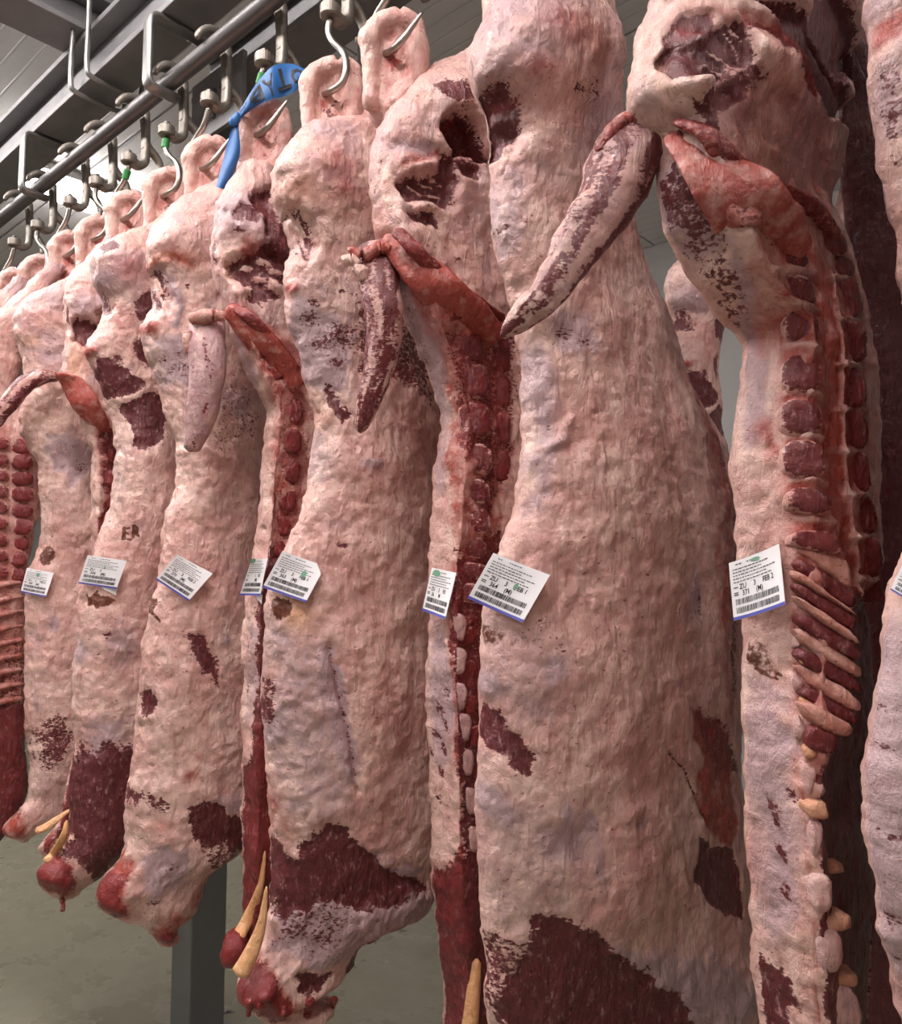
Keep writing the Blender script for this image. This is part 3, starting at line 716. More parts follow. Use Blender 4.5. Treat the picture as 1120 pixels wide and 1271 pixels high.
# ---- inner, spine side with label 371
I = mk_side(900, ham=215,  seed=2, nu=170, nv=400, prof=2.2, ridge_fall=0.45,
    L=[(860, -160), (830, -80), (800, 0), (780, 60), (766, 130), (772, 150), (800, 185), (800, 235), (815, 300), (845, 350), (878, 395), (912, 425), (905, 480), (899, 530), (900, 610), (902, 680), (912, 770), (910, 824), (907, 899), (912, 1024), (917, 1124), (930, 1224), (940, 1300), (980, 1380)],
    R=[(930, -160), (1010, -60), (1052, 0), (1064, 60), (1056, 130), (1044, 230), (1046, 272), (1068, 320), (1082, 380), (1088, 450), (1094, 550), (1096, 640), (1098, 720), (1110, 800), (1120, 900), (1120, 1100), (1115, 1300), (1040, 1380)],
    ridge=[(815, -100), (812, 130), (830, 200), (905, 330), (935, 420), (940, 540), (972, 580), (982, 650), (985, 720), (988, 800), (984, 870), (986, 940), (996, 1005), (1001, 1080), (1006, 1160), (1012, 1230), (1020, 1300)],
    T=[(-160, .05, .05, .0), (0, .13, .06, .0), (130, .12, .06, .0), (250, .10, .05, .0), (450, .11, .05, .0), (700, .11, .05, .0), (1000, .12, .05, .0), (1300, .10, .05, 0)])
root(I, 'spine side nearest the right, cut vertebrae showing, carrying the label numbered 371')
# ham: seam fat, muscles, pelvic hollow
I.poly([(826, 45), (848, 22), (885, 14), (884, 38), (860, 58), (836, 76)], 'm', .8, 4, 5, -.008).blob(850, 38, 14, 10, 'b', .6)
I.poly([(818, 78), (845, 62), (870, 62), (895, 36), (918, 24), (932, 34), (938, 70), (928, 82), (905, 76), (892, 92), (858, 100), (836, 104)], 'm', 1, 4, 6, -.018).poly([(878, 112), (905, 106), (930, 116), (908, 128), (886, 124)], 'm', .9, 3, 4, -.008).poly([(900, 90), (935, 84), (955, 96), (930, 106)], 'm', .62, 5, 5)
for a in ([(905, 35), (918, 50), (924, 70)], [(885, 60), (905, 72), (925, 86)], [(880, 78), (900, 88)], [(915, 30), (930, 48)]): I.line(a, 2.2, 'c', .8, .008)
I.poly([(860, 122), (880, 126), (900, 138), (896, 142), (872, 132)], 'm', .9, 3, 4, -.01).poly([(884, 98), (930, 102), (925, 110), (895, 108)], 'm', .8, 4, 4, -.006)
I.poly([(918, 6), (950, 14), (985, 32), (1008, 62), (1022, 105), (1020, 118), (1008, 108), (1000, 80), (985, 55), (958, 36), (930, 26)], 'b', .95, 4, 4, -.01).poly([(930, 22), (985, 36), (1012, 80), (1018, 112), (1004, 100), (990, 70), (955, 38)], 'm', .75, 5, 5)
I.poly([(945, -10), (1010, 10), (1050, 70), (1062, 110), (1070, 120), (1066, 160), (1036, 138), (1024, 105), (1010, 62), (985, 30)], 'm', 1, 3, 3, -.03).poly([(960, -10), (1070, 0), (1070, 160), (1036, 138), (1024, 105), (1008, 62)], 'd', .85, 3, 3).poly([(1000, -60), (1060, -20), (1075, 70), (1058, 90), (1030, 40)], 'm', 1, 6, 4, -.04)
I.blob(872, 48, 12, 8, None, 0, .014).blob(862, 106, 20, 10, 'c', .9, .016).blob(842, 108, 9, 8, 'c', 1, .012).blob(930, 120, 12, 9, 'b', .5, .012).blob(960, 70, 18, 16, None, 0, .012).blob(985, 80, 8, 16, None, 0, .01).blob(970, 188, 18, 8, None, 0, .012).blob(943, 58, 4, 12, 'c', 1, .012).blob(990, 110, 12, 6, None, 0, .01)
I.poly([(890, 120), (960, 90), (1030, 130), (1050, 240), (1000, 250), (930, 225), (900, 170)], 'b', .42, 14, 12, -.015).poly([(900, 110), (960, 100), (1000, 140), (960, 170), (905, 160)], 'l', .55, 12, 14)
I.blob(822, 95, 10, 40, 'y', .18).blob(960, 190, 70, 70, 'b', .18).blob(980, 70, 20, 14, 'b', .30).blob(890, 12, 40, 10, 'b', .4)
I.poly([(882, 145), (895, 150), (908, 185), (930, 205), (940, 230), (1000, 250), (1010, 230), (1040, 230), (1045, 270), (990, 290), (905, 200)], 'l', .35, 14, 10)
I.poly([(882, 145), (892, 150), (905, 184), (900, 190), (888, 172)], 'm', .95, 3, 4, -.01)
I.blob(994, 232, 12, 8, 'm', .5).line([(1020, 215), (1030, 260), (1038, 280)], 4, 'b', .8, -.004)
# flank flap under the tail
I.poly([(800, 215), (838, 200), (860, 225), (880, 265), (895, 300), (872, 312), (840, 300), (818, 290)], 'l', 1, 6, 8).poly([(804, 222), (836, 204), (866, 240), (888, 296), (862, 302), (826, 284)], 'm', .60, 8, 10)
I.poly([(870, 330), (900, 320), (918, 345), (925, 400), (912, 405), (895, 385)], 'm', .52, 8, 8).poly([(878, 355), (900, 350), (905, 385), (893, 390)], 'i', .30, 6, 8)
I.poly([(905, 300), (925, 320), (948, 400), (950, 470), (948, 545), (928, 560), (926, 470), (918, 390)], 'l', .95, 7, 4).poly([(905, 300), (925, 320), (948, 400), (950, 545), (932, 560), (926, 470)], 'b', .16, 6, 3)
I.line([(935, 330), (946, 400), (948, 440)], 6, 'b', .5).line([(946, 530), (950, 545), (958, 560)], 10, 'b', .7, .006).line([(958, 560), (965, 590), (975, 612)], 8, 'b', .3, .008)
for y in (440, 470, 505, 540, 575, 600): I.blob(905, y, 7, 14, None, 0, .008)
# cut face
I.poly([(925, 250), (1000, 270), (1045, 290), (1090, 420), (1096, 640), (1100, 740), (1070, 760), (1030, 740), (990, 700), (968, 560), (960, 440), (945, 330)], 'b', .50, 8, 8).poly([(962, 300), (1000, 290), (1090, 420), (1096, 640), (1100, 740), (1030, 740), (990, 700), (976, 600), (968, 440)], 'b', .80, 6, 8)
I.poly([(1000, 330), (1014, 340), (1030, 420), (1038, 560), (1052, 660), (1072, 730), (1058, 735), (1042, 690), (1024, 600), (1016, 480), (1012, 400)], 'l', .7, 5, 4, -.006)
I.poly([(1073, 400), (1092, 420), (1102, 560), (1106, 720), (1092, 720), (1080, 600), (1076, 480)], 'c', .75, 5, 6)
# chest below: ribs and dark muscle between
I.poly([(992, 690), (1030, 650), (1062, 690), (1098, 740), (1090, 900), (1060, 960), (1012, 960), (1000, 940), (998, 860), (996, 760)], 'b', .5, 5, 4)
I.poly([(1058, 790), (1110, 720), (1140, 900), (1140, 1400), (1080, 1400), (1062, 1190), (1052, 1080), (1038, 980), (1046, 940)], 'm', .95, 10, 5, -.04).poly([(1020, 960), (1140, 940), (1140, 1400), (1040, 1400), (1030, 1180)], 'm', .9, 6, 5, -.01).poly([(1050, 960), (1140, 940), (1140, 1400), (1075, 1400), (1060, 1180)], 'd', .8, 10, 6)
I.poly([(1064, 740), (1100, 720), (1110, 900), (1080, 940), (1060, 920)], 'm', .8, 8, 6)
I.line([(986, 700), (990, 800), (987, 870), (990, 940), (999, 1005), (1004, 1080), (1011, 1180), (1015, 1280)], 1.8, 'b', .7, .004)
# back strip
for x, y, r in ((1033, 824, 7), (1035, 865, 6), (1045, 912, 7), (1053, 1148, 7), (1062, 1212, 8), (1022, 980, 8), (1040, 975, 8), (1052, 988, 7), (1032, 1000, 9), (1048, 1008, 7)): I.blob(x, y, r, r, 'c', .95, .012)
I.poly([(920, 800), (950, 796), (975, 830), (972, 842), (948, 838), (930, 822)], 'i', .50, 5, 5).line([(920, 784), (923, 800), (930, 818), (942, 834), (960, 842), (970, 838)], 2, 'i', .8)
I.poly([(910, 780), (980, 860), (990, 1000), (1000, 1150), (960, 1190), (915, 1100), (908, 900)], 'l', .55, 14, 14)
for x, y in ((962, 905), (965, 935), (955, 970), (958, 1010), (965, 1030), (970, 1070), (975, 1105), (968, 1120), (940, 960), (945, 930)): I.blob(x, y, 7, 20, 'l', 1, 0, .5)
for x, y in ((965, 1020), (970, 1060), (960, 1000), (982, 985), (975, 1110)): I.blob(x, y, 7, 16, 'm', .66, 0, .5)
I.blob(910, 900, 6, 22, 'b', .6).blob(925, 1040, 14, 50, 'b', .25).blob(1000, 1180, 8, 60, 'b', .4)
I.poly([(922, 1196), (960, 1206), (980, 1260), (990, 1300), (935, 1300)], 'm', .9, 8, 10)
for y, x0, x1 in ((335, 960, 1010), (381, 970, 1016), (431, 974, 1018), (489, 972, 1020), (541, 974, 1022), (597, 980, 1030), (645, 986, 1032)): I.line([(x0, y), (x1, y + 3)], 3, 'c', .9, .008)
for y, x0, x1 in ((344, 1028, 1060), (397, 1036, 1072), (453, 1038, 1074), (508, 1040, 1075), (560, 1042, 1076), (614, 1048, 1082), (666, 1056, 1090), (718, 1066, 1094)): I.line([(x0, y), (x1, y)], 2.5, 'c', .9, .008)
I.line([(1032, 345), (1042, 455), (1044, 560), (1056, 660), (1072, 740)], 2.5, 'c', .7, .006)
I.place(I.root, drift=(0.0, 0.08, 0.12), lump=.007)
hock(I, 'E', seed=6)
q = lambda x0, y0, x1, y1, sk=0, sl=0: [(x0, y0), (x1, y0 + sl), (x1 + sk, y1 + sl), (x0 + sk, y1)]
RED = (0.9, .62, 0); REDL = (.45, .75, 0)
sp = [q(959, 304, 1000, 333, 6, 2), q(968, 341, 1010, 379, 6, 2), q(974, 386, 1016, 426, 2, 2), q(972, 439, 1018, 484, 1, 3), q(970, 495, 1019, 538, 2, 2), q(972, 545, 1022, 592, 3, 3), q(980, 603, 1030, 634, 4, 6), [(986, 656), (1034, 660), (1048, 690), (986, 678)]]
for i, Q in enumerate(sp): I.slab('spinous_process', Q, base=(.80, .38, .05), lift=.010, thick=.03, bulge=.007, seed=i)
vb = [q(1014, 284, 1048, 314, 7, 3), q(1023, 316, 1059, 343, 4, 2), q(1028, 345, 1066, 396, 8, -2), q(1037, 399, 1074, 452, 4, -2), q(1038, 455, 1075, 507, 2, -1), q(1040, 509, 1076, 559, 2, -1), q(1042, 561, 1078, 613, 6, -2), q(1049, 615, 1085, 665, 7, -2), q(1058, 667, 1093, 717, 5, -2), q(1068, 719, 1097, 748, 4, 2)]
for i, Q in enumerate(vb): I.slab('vertebra', Q, base=(.90, .52, 0), lift=.012, thick=.035, bulge=.004, seed=20 + i)
# sacrum and its cut segments
I.tube('sacrum', [(834, 164), (878, 206), (920, 250), (960, 294), (990, 324)], [16, 30, 40, 38, 20], off=.0, base=(.12, .8, .0), flat=.26, n=40, lump=.004, seed=2)
I.tube('sacral_ridge', [(838, 150), (872, 163), (905, 196), (950, 228), (1000, 258), (1040, 298)], [7, 10, 11, 13, 16, 9], off=.006, base=(.55, .8, 0), flat=.5, n=36, lump=.004, seed=3)
for i, Q in enumerate(([(842, 184), (866, 182), (880, 204), (858, 212)], [(870, 212), (898, 208), (920, 234), (890, 242)], [(896, 250), (934, 246), (954, 276), (912, 284)], [(930, 284), (964, 272), (990, 298), (950, 308)])):
    I.slab('sacral_segment', Q, base=(.42, .66, .05), lift=.012, thick=.02, bulge=.006, seed=40 + i, rim=False)
# rib shafts standing out of the chest wall and the gristle buttons along the strip
chine = [[(988, 658), (1036, 660), (1050, 690), (988, 678)], [(998, 692), (1064, 738), (1061, 760), (987, 704)], [(990, 721), (1066, 766), (1062, 788), (986, 734)], [(998, 757), (1070, 804), (1068, 824), (987, 774)], [(998, 802), (1070, 846), (1070, 866), (986, 818)], [(1002, 849), (1068, 888), (1066, 904), (993, 866)], [(1008, 897), (1044, 918), (1038, 936), (1000, 930)]]
for i, Q in enumerate(chine[1:]): I.slab('spinous_process', Q, base=(.90, .30, .05), lift=.018, thick=.016, bulge=.005, seed=100 + i, rim=False)
for i in range(6): I.slab('rib', [chine[i][3], chine[i][2], chine[i + 1][1], chine[i + 1][0]], base=(.12, .42, .1), base2=(.08, 0, 0), lift=.024, thick=.02, bulge=.012, seed=50 + i, rim=False)
for i, Q in enumerate(([(979, 784), (990, 790), (995, 802), (980, 808)], [(983, 828), (990, 834), (998, 856), (984, 861)], [(985, 884), (994, 890), (1002, 912), (985, 922)], [(989, 945), (1008, 950), (1016, 962), (1004, 996), (992, 990)][:4], [(1002, 1018), (1024, 1022), (1018, 1066), (1006, 1062)], [(1006, 1086), (1033, 1086), (1034, 1134), (1012, 1132)], [(1011, 1156), (1044, 1156), (1048, 1206), (1018, 1206)], [(1020, 1222), (1064, 1226), (1072, 1280), (1030, 1280)])):
    I.slab('gristle_button', Q, base=(0, .10, .45), lift=.020, thick=.03, bulge=.008, seed=60 + i, rim=False)
for i, Q in enumerate(([(990, 810), (1004, 816), (1010, 826), (992, 824)], [(990, 862), (1006, 868), (1012, 880), (992, 880)], [(994, 922), (1012, 926), (1016, 942), (998, 942)], [(1000, 996), (1026, 992), (1030, 1018), (1004, 1016)], [(1006, 1066), (1046, 1066), (1050, 1086), (1010, 1084)], [(1012, 1134), (1056, 1132), (1058, 1156), (1016, 1156)], [(1018, 1206), (1064, 1204), (1066, 1226), (1022, 1224)])):
    I.slab('fat_pad', Q, base=(0, .30, .1), base2=(.40, 0, 0), lift=.016, bulge=.012, seed=70 + i, rim=False)
I.tube('flank_wall', [(1078, 40), (1082, 200), (1100, 400), (1112, 700), (1115, 1000), (1112, 1350)], [34, 44, 52, 60, 60, 50], base=(1, .05, 0), base2=(0, 0, .9), flat=.4, n=60, seg=24, lump=.012, lsc=14, seed=7, depths=[I.t + d for d in (.10, .14, .20, .24, .24, .2)])
def tail_masks(al, amt=.55, mem=.3, seg=22, n=50):
    def mk(V, M1, M2):
        i = np.arange(len(V)); u = (i // seg) / n; a = 2 * math.pi * (i % seg) / seg
        p = np.stack([np.cos(a) * 3.2 + al, np.sin(a) * 3.2, u * 5.5], 1)
        st = fbm(p, 1.0, 5, 3); st2 = fbm(p * np.array([2, 2, 1.5]), 1.3, 9, 3)
        M1[:, 0] = np.clip(amt + .75 * st + .3 * st2, 0, .95); M1[:, 2] = np.clip(mem + .6 * st2, 0, 1); M1[:, 1] = .2 + .4 * np.clip(st2, 0, 1)
    return mk
tI = I.t - .14
I.tube('tail', [(806, 158), (785, 180), (758, 240), (718, 305), (675, 365), (640, 400), (620, 420)], [30, 40, 34, 27, 19, 11, 3], base=(.5, .3, .3), flat=.7, n=60, seg=26, lump=.010, lsc=26, seed=5, masks=tail_masks(2.0, .50, .45, 26, 60), depths=[tI + .06, tI, tI - .03, tI - .05, tI - .06, tI - .06, tI - .06])
for i, (p, r_) in enumerate((([(778, 150), (762, 162), (745, 192)], [8, 10, 8]), ([(800, 165), (797, 195), (790, 212)], [9, 10, 8]), ([(830, 172), (832, 192), (828, 208)], [6, 8, 7]), ([(770, 146), (800, 148), (835, 146), (852, 152)], [6, 9, 9, 6]))):
    I.tube('tail_root', p, r_, base=((.5, .95, 0) if i != 2 else (0, .1, .1)), flat=.8, n=20, seg=12, lump=.006, lsc=45, seed=90 + i, depths=[tI - .03] * len(p))

# ---- outer side cut by the right edge
J = mk_side(1115, seed=3, nu=70, nv=320,
    L=[(1080, -120), (1066, -20), (1062, 35), (1065, 90), (1077, 165), (1090, 260), (1102, 325), (1112, 400), (1122, 470), (1126, 560), (1118, 650), (1090, 705), (1072, 765), (1066, 830), (1062, 880), (1058, 960), (1058, 1024), (1066, 1090), (1074, 1150), (1090, 1220), (1108, 1300), (1150, 1380)],
    R=[(1160, -120), (1300, 0), (1300, 150), (1340, 400), (1420, 600), (1440, 900), (1440, 1200), (1300, 1380)],
    T=[(-120, .06, .05, 0), (100, .13, .06, .0), (300, .09, .05, .05), (800, .11, .05, .1), (1200, .10, .05, .08)])
root(J, 'fat lilac side cut off by the right edge of the photo')
J.poly([(1060, 30), (1075, 34), (1082, 62), (1068, 72), (1060, 60)], 'b', .95, 3, 4).poly([(1070, 85), (1100, 75), (1130, 150), (1130, 420), (1110, 390), (1095, 240), (1080, 150)], 'l', .95, 10, 10)
J.poly([(1095, 90), (1130, 80), (1140, 200), (1110, 180)], 'm', .62, 10, 10).blob(1108, 270, 10, 30, 'm', .42).line([(1062, 60), (1078, 170), (1090, 262), (1103, 330), (1114, 410)], 4, 'b', .8)
J.poly([(1085, 780), (1130, 760), (1150, 1200), (1110, 1210), (1082, 1080), (1078, 880)], 'l', .7, 12, 14)
for i in range(14): J.blob(1098 + (i * 37) % 22, 800 + i * 30, 5, 16, 'l', 1, 0, .5)
for i in range(7): J.blob(1100 + (i * 29) % 20, 880 + i * 52, 5, 12, 'm', .5, 0, .5)
J.line([(1084, 765), (1078, 830), (1073, 900), (1071, 1024), (1085, 1150)], 5, 'b', .5)
for x, y, r in ((1072, 905, 9), (1066, 980, 9), (1066, 1065, 10), (1072, 1105, 12), (1084, 1170, 13), (1076, 780, 9)): J.blob(x, y, r, r, 'c', .8, .02)
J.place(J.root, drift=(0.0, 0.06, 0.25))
hock(J, 'F', seed=8)
# ---- spine side behind the central one
G = mk_side(490, ham=330,  seed=4, nu=110, nv=380, ridge_fall=.5,
    L=[(588, 58), (562, 75), (530, 93), (505, 114), (472, 148), (458, 174), (452, 200), (450, 250), (458, 295), (470, 320), (490, 370), (503, 410), (530, 475), (544, 525), (536, 575), (531, 625), (526, 700), (524, 780), (523, 830), (526, 900), (528, 960), (530, 1049), (536, 1110), (541, 1160), (545, 1210), (547, 1300), (575, 1340)],
    R=[(620, 50), (640, 90), (650, 130), (670, 200), (680, 300), (700, 400), (700, 700), (700, 1000), (690, 1250), (640, 1340)],
    ridge=[(474, 80), (470, 300), (495, 330), (540, 420), (556, 500), (562, 560), (564, 620), (566, 720), (560, 800), (564, 880), (570, 960), (572, 1060), (575, 1130), (580, 1300)],
    T=[(75, .06, .05, 0), (150, .13, .06, .0), (300, .10, .05, .0), (500, .10, .05, .0), (900, .10, .05, .0), (1300, .08, .05, 0)])
root(G, 'spine side left of the central one, tail hanging, narrow label on its back')
G.poly([(556, 150), (572, 142), (590, 145), (606, 165), (616, 192), (600, 192), (566, 184), (560, 168)], 'm', 1, 4, 4, -.09).line([(556, 172), (560, 152), (574, 142)], 5, 'b', .9).line([(562, 188), (585, 192), (600, 200)], 5, 'b', .6, .012)
G.poly([(566, 196), (596, 205), (596, 218), (580, 212)], 'm', .85, 4, 4, -.02)
G.poly([(540, 108), (552, 100), (575, 108), (590, 130), (575, 130), (550, 120)], 'm', .7, 5, 6)
G.poly([(497, 228), (520, 218), (545, 212), (552, 195), (560, 198), (570, 225), (565, 250), (548, 252), (520, 245), (505, 245)], 'm', 1, 4, 6, -.03).poly([(508, 262), (540, 268), (548, 280), (530, 278), (512, 270)], 'm', .95, 3, 4, -.015)
for a in ([(510, 225), (530, 238), (555, 240)], [(525, 222), (550, 232)], [(540, 220), (556, 226)]): G.line(a, 2, 'c', .8, .006)
G.blob(520, 252, 18, 7, 'c', 1, .014).blob(535, 208, 16, 8, 'c', .9, .014).blob(505, 205, 22, 12, 'c', .8, .01).blob(512, 195, 14, 6, 'b', .7).blob(482, 176, 14, 10, 'b', .45).line([(478, 180), (510, 184), (540, 186)], 6, 'l', .9, -.006)
G.blob(465, 190, 10, 60, 'l', .55).blob(490, 150, 50, 40, 'l', .30).blob(500, 140, 40, 40, None, 0, .015).blob(482, 240, 8, 30, 'y', .2).blob(470, 270, 8, 16, 'b', .4)
G.poly([(545, 285), (590, 260), (620, 330), (622, 390), (590, 360), (560, 320)], 'b', .12, 10, 8).blob(568, 322, 8, 6, 'm', .6).blob(555, 305, 6, 8, 'm', .5)
G.poly([(488, 318), (505, 330), (545, 410), (556, 470), (550, 520), (530, 480), (505, 400)], 'l', 1, 5, 6).blob(512, 390, 8, 24, 'm', .48).blob(528, 440, 7, 24, 'm', .46)
G.poly([(545, 480), (560, 500), (560, 600), (535, 620), (535, 560)], 'l', .6, 10, 8)
G.poly([(500, 330), (620, 395), (640, 440), (632, 560), (625, 640), (610, 700), (580, 720), (562, 640), (560, 520), (548, 440), (520, 390)], 'b', .65, 6, 8)
G.poly([(560, 415), (640, 420), (636, 540), (612, 640), (600, 580), (570, 540), (565, 470)], 'm', .56, 8, 8, -.015)
G.poly([(568, 690), (620, 660), (640, 800), (640, 1300), (580, 1300), (576, 1130), (572, 960), (562, 800)], 'm', .65, 6, 8, -.01).poly([(560, 700), (640, 690), (640, 900), (570, 900)], 'b', .5, 10, 8)
G.poly([(535, 1100), (580, 1080), (600, 1300), (545, 1300)], 'm', .95, 8, 8).poly([(540, 1080), (580, 1060), (600, 1300), (545, 1300)], 'b', .45, 8, 8)
G.poly([(525, 760), (560, 800), (566, 900), (550, 960), (530, 950), (524, 850)], 'l', .75, 10, 12)
for x, y in ((545, 880), (552, 900), (540, 910), (555, 860), (535, 930), (550, 930), (548, 960), (545, 990)): G.blob(x, y, 6, 14, 'm', .62, 0, .5)
G.line([(462, 240), (470, 215), (472, 190)], 3, 'm', .55).line([(500, 205), (520, 200), (545, 188)], 3, 'b', .8, -.006)
G.line([(564, 700), (562, 800), (566, 900), (572, 980), (574, 1080), (560, 1140)], 3, 'b', .8)
G.place(G.root, drift=(0.0, 0.06, 0.15))
hock(G, 'E', seed=10)
G.tube('sacrum', [(478, 294), (505, 318), (540, 355), (580, 392), (615, 425)], [12, 20, 26, 28, 22], off=.004, base=(.2, .95, 0), flat=.4, n=36, lump=.005, seed=2)
G.tube('sacral_ridge', [(490, 284), (515, 310), (550, 345), (590, 375), (625, 398)], [8, 9, 9, 10, 10], off=.026, base=(.6, .95, 0), flat=.5, n=30, lump=.004, seed=3)
for i, Q in enumerate(([(500, 326), (522, 324), (535, 340), (512, 342)], [(520, 345), (545, 345), (560, 365), (535, 370)], [(536, 372), (566, 370), (582, 394), (552, 400)])): G.slab('sacral_segment', Q, base=(.55, .8, 0), lift=.012, seed=30 + i, rim=False)
for i, Q in enumerate((q(570, 412, 600, 445, 2, 3), q(568, 450, 606, 492, 2, 3), q(570, 498, 608, 540, 2, 3), q(574, 548, 610, 585, 2, 4), q(571, 592, 608, 622, 2, 4), q(568, 628, 608, 658, 2, 4), q(568, 665, 604, 690, 1, 4), q(566, 696, 606, 716, 1, 4), q(564, 722, 600, 746, 0, 4))):
    G.slab('spinous_process', Q, base=(.85, .5, .0) if i < 3 else (.70, .35, .25), lift=.010, seed=i)
for i, y in enumerate((420, 466, 512, 558)): G.slab('vertebra', q(616, y, 634, y + 40, -1, 2), base=(.85, .7, 0), lift=.008, seed=40 + i)
for i, (x, y) in enumerate(((562, 776), (562, 818), (563, 862), (568, 900), (572, 944), (576, 992), (580, 1040))):
    G.slab('gristle_button', [(x, y - 16), (x + 18, y - 12), (x + 16, y + 18), (x + 4, y + 20)], base=(0, .15, .55), lift=.010, seed=50 + i, rim=False)
    G.slab('spinous_process', [(x + 10, y + 8), (x + 28, y - 2), (x + 30, y + 22), (x + 16, y + 30)], base=(.7, .85, 0), lift=.006, seed=70 + i)
tG = G.t - .10
G.tube('tail', [(470, 306), (470, 345), (477, 390), (474, 440), (460, 490), (446, 538)], [24, 25, 22, 20, 14, 7], base=(.3, .3, .3), flat=.8, n=50, seg=22, lump=.006, lsc=28, seed=5, masks=tail_masks(1.0, .60, .45), depths=[tG + .04, tG, tG - .02, tG - .02, tG - .02, tG - .02])
for i, (p, r_, b_) in enumerate((([(432, 308), (450, 318), (470, 308), (488, 312)], [5, 8, 9, 6], (.3, .9, 0)), ([(440, 330), (450, 338), (452, 350)], [7, 9, 7], (0, .1, .05)), ([(424, 326), (438, 322), (446, 330)], [6, 8, 6], (0, .12, .05)))):
    G.tube('tail_root', p, r_, base=b_, flat=.85, n=18, seg=12, lump=.005, lsc=45, seed=90 + i, depths=[tG - .025] * len(p))
G.tube('neck_ligament', [(592, 1190), (588, 1230), (582, 1290)], [5, 8, 10], off=.01, base2=(.75, 0, 0), flat=.7, n=16, seg=12, lump=.001, seed=99)

# ---- outer side with label 363
Fs = mk_side(410, seed=5, nu=135, nv=400,
    L=[(470, 124), (442, 147), (424, 160), (376, 166), (352, 184), (340, 200), (333, 215), (334, 240), (342, 265), (352, 290), (358, 315), (350, 345), (349, 370), (352, 400), (370, 450), (381, 500), (382, 550), (377, 595), (365, 640), (350, 680), (333, 715), (326, 760), (325, 824), (321, 874), (324, 924), (329, 999), (334, 1064), (330, 1120), (320, 1164), (302, 1194), (285, 1217), (290, 1235), (312, 1255), (345, 1262)],
    R=[(500, 112), (525, 130), (500, 180), (490, 250), (500, 330), (540, 400), (570, 470), (580, 600), (575, 800), (580, 960), (575, 1060), (556, 1110), (538, 1140), (505, 1152), (484, 1165), (466, 1180), (450, 1222), (428, 1246), (400, 1249), (375, 1250), (352, 1262)],
    T=[(120, .06, .04, 0), (230, .12, .06, .0), (330, .09, .05, .02), (450, .08, .05, .06), (800, .11, .05, .09), (1060, .11, .06, .06), (1250, .07, .05, .03)])
root(Fs, 'outer side with a red shoulder muscle at its foot, carrying the label numbered 363')
Fs.blob(420, 205, 22, 18, 'b', .55).blob(425, 232, 14, 14, 'b', .6).blob(422, 215, 26, 30, 'l', .6).blob(385, 200, 34, 24, 'l', .35).blob(395, 215, 45, 40, None, 0, .02).blob(372, 235, 20, 16, 'y', .14).blob(380, 238, 24, 16, 'b', .2)
Fs.poly([(354, 268), (366, 266), (380, 275), (389, 300), (384, 318), (372, 310), (358, 290)], 'm', .75, 4, 4, -.03)
for a in ([(356, 275), (366, 295), (378, 315)], [(362, 270), (374, 290), (384, 310)], [(370, 270), (380, 290)]): Fs.line(a, 1.6, 'c', .8, .006)
Fs.poly([(344, 342), (362, 350), (366, 360), (352, 372), (346, 362)], 'b', .9, 3, 4, .01)
Fs.poly([(362, 380), (380, 370), (420, 400), (440, 420), (436, 480), (420, 500), (395, 480), (372, 440)], 'l', .95, 8, 12)
for x, y, r in ((385, 395, 12), (400, 425, 14), (420, 410, 12), (418, 450, 12), (430, 425, 10), (390, 375, 8), (425, 360, 6), (438, 365, 5)): Fs.blob(x, y, r, r, 'm', .6)
Fs.poly([(376, 470), (395, 478), (412, 505), (408, 530), (385, 535), (383, 500)], 'y', .10, 6, 4).poly([(408, 478), (425, 500), (430, 515), (422, 524), (412, 510)], 'm', .75, 3, 6, -.006)
Fs.poly([(380, 530), (410, 535), (415, 590), (395, 605), (380, 600)], 'l', .6, 10, 8)
Fs.poly([(450, 415), (480, 400), (510, 410), (540, 440), (540, 500), (500, 470), (460, 470)], 'm', .58, 10, 14, -.008).poly([(440, 380), (470, 350), (500, 400), (470, 440)], 'm', .5, 10, 14)
Fs.blob(515, 525, 30, 40, 'b', .40).blob(500, 470, 30, 20, 'b', .4).blob(462, 575, 16, 8, 'l', .9, .004).blob(425, 678, 9, 6, 'm', .6, -.003).blob(418, 650, 16, 10, 'l', .5)
Fs.poly([(326, 760), (350, 740), (410, 830), (440, 970), (420, 1010), (380, 1030), (345, 980), (328, 900)], 'l', .55, 14, 14)
Fs.poly([(395, 800), (412, 805), (428, 870), (442, 950), (434, 975), (420, 930), (402, 860)], 'l', 1, 5, 6).line([(408, 800), (420, 860), (434, 925), (442, 980)], 4, 'm', .46, -.012)  # shadow line along the shoulder blade step, darkened through the muscle mask
Fs.blob(460, 900, 35, 80, None, 0, .022).blob(480, 960, 50, 60, 'b', .12)
Fs.blob(332, 880, 6, 24, 'm', .7).blob(343, 905, 6, 16, 'l', 1).blob(336, 850, 5, 14, 'm', .6)
Fs.poly([(330, 990), (345, 985), (365, 1030), (360, 1050), (338, 1040)], 'b', .55, 8, 8)
Fs.poly([(412, 1028), (430, 1032), (448, 1054), (470, 1072), (507, 1094), (530, 1100), (480, 1122), (453, 1130), (420, 1116), (400, 1122), (373, 1125), (350, 1136), (338, 1092), (334, 1045), (350, 1058), (366, 1072), (384, 1066), (378, 1048)], 'm', 1, 4, 7, -.008)
Fs.poly([(338, 1120), (420, 1116), (450, 1140), (446, 1196), (400, 1204), (350, 1190)], 'l', .9, 10, 14).poly([(340, 1120), (410, 1118), (430, 1150), (410, 1190), (350, 1170)], 'm', .46, 10, 14)
Fs.poly([(455, 1054), (500, 1070), (530, 1075), (520, 1096), (480, 1080)], 'l', 1, 8, 10).blob(475, 1062, 14, 6, 'm', .4, -.005)
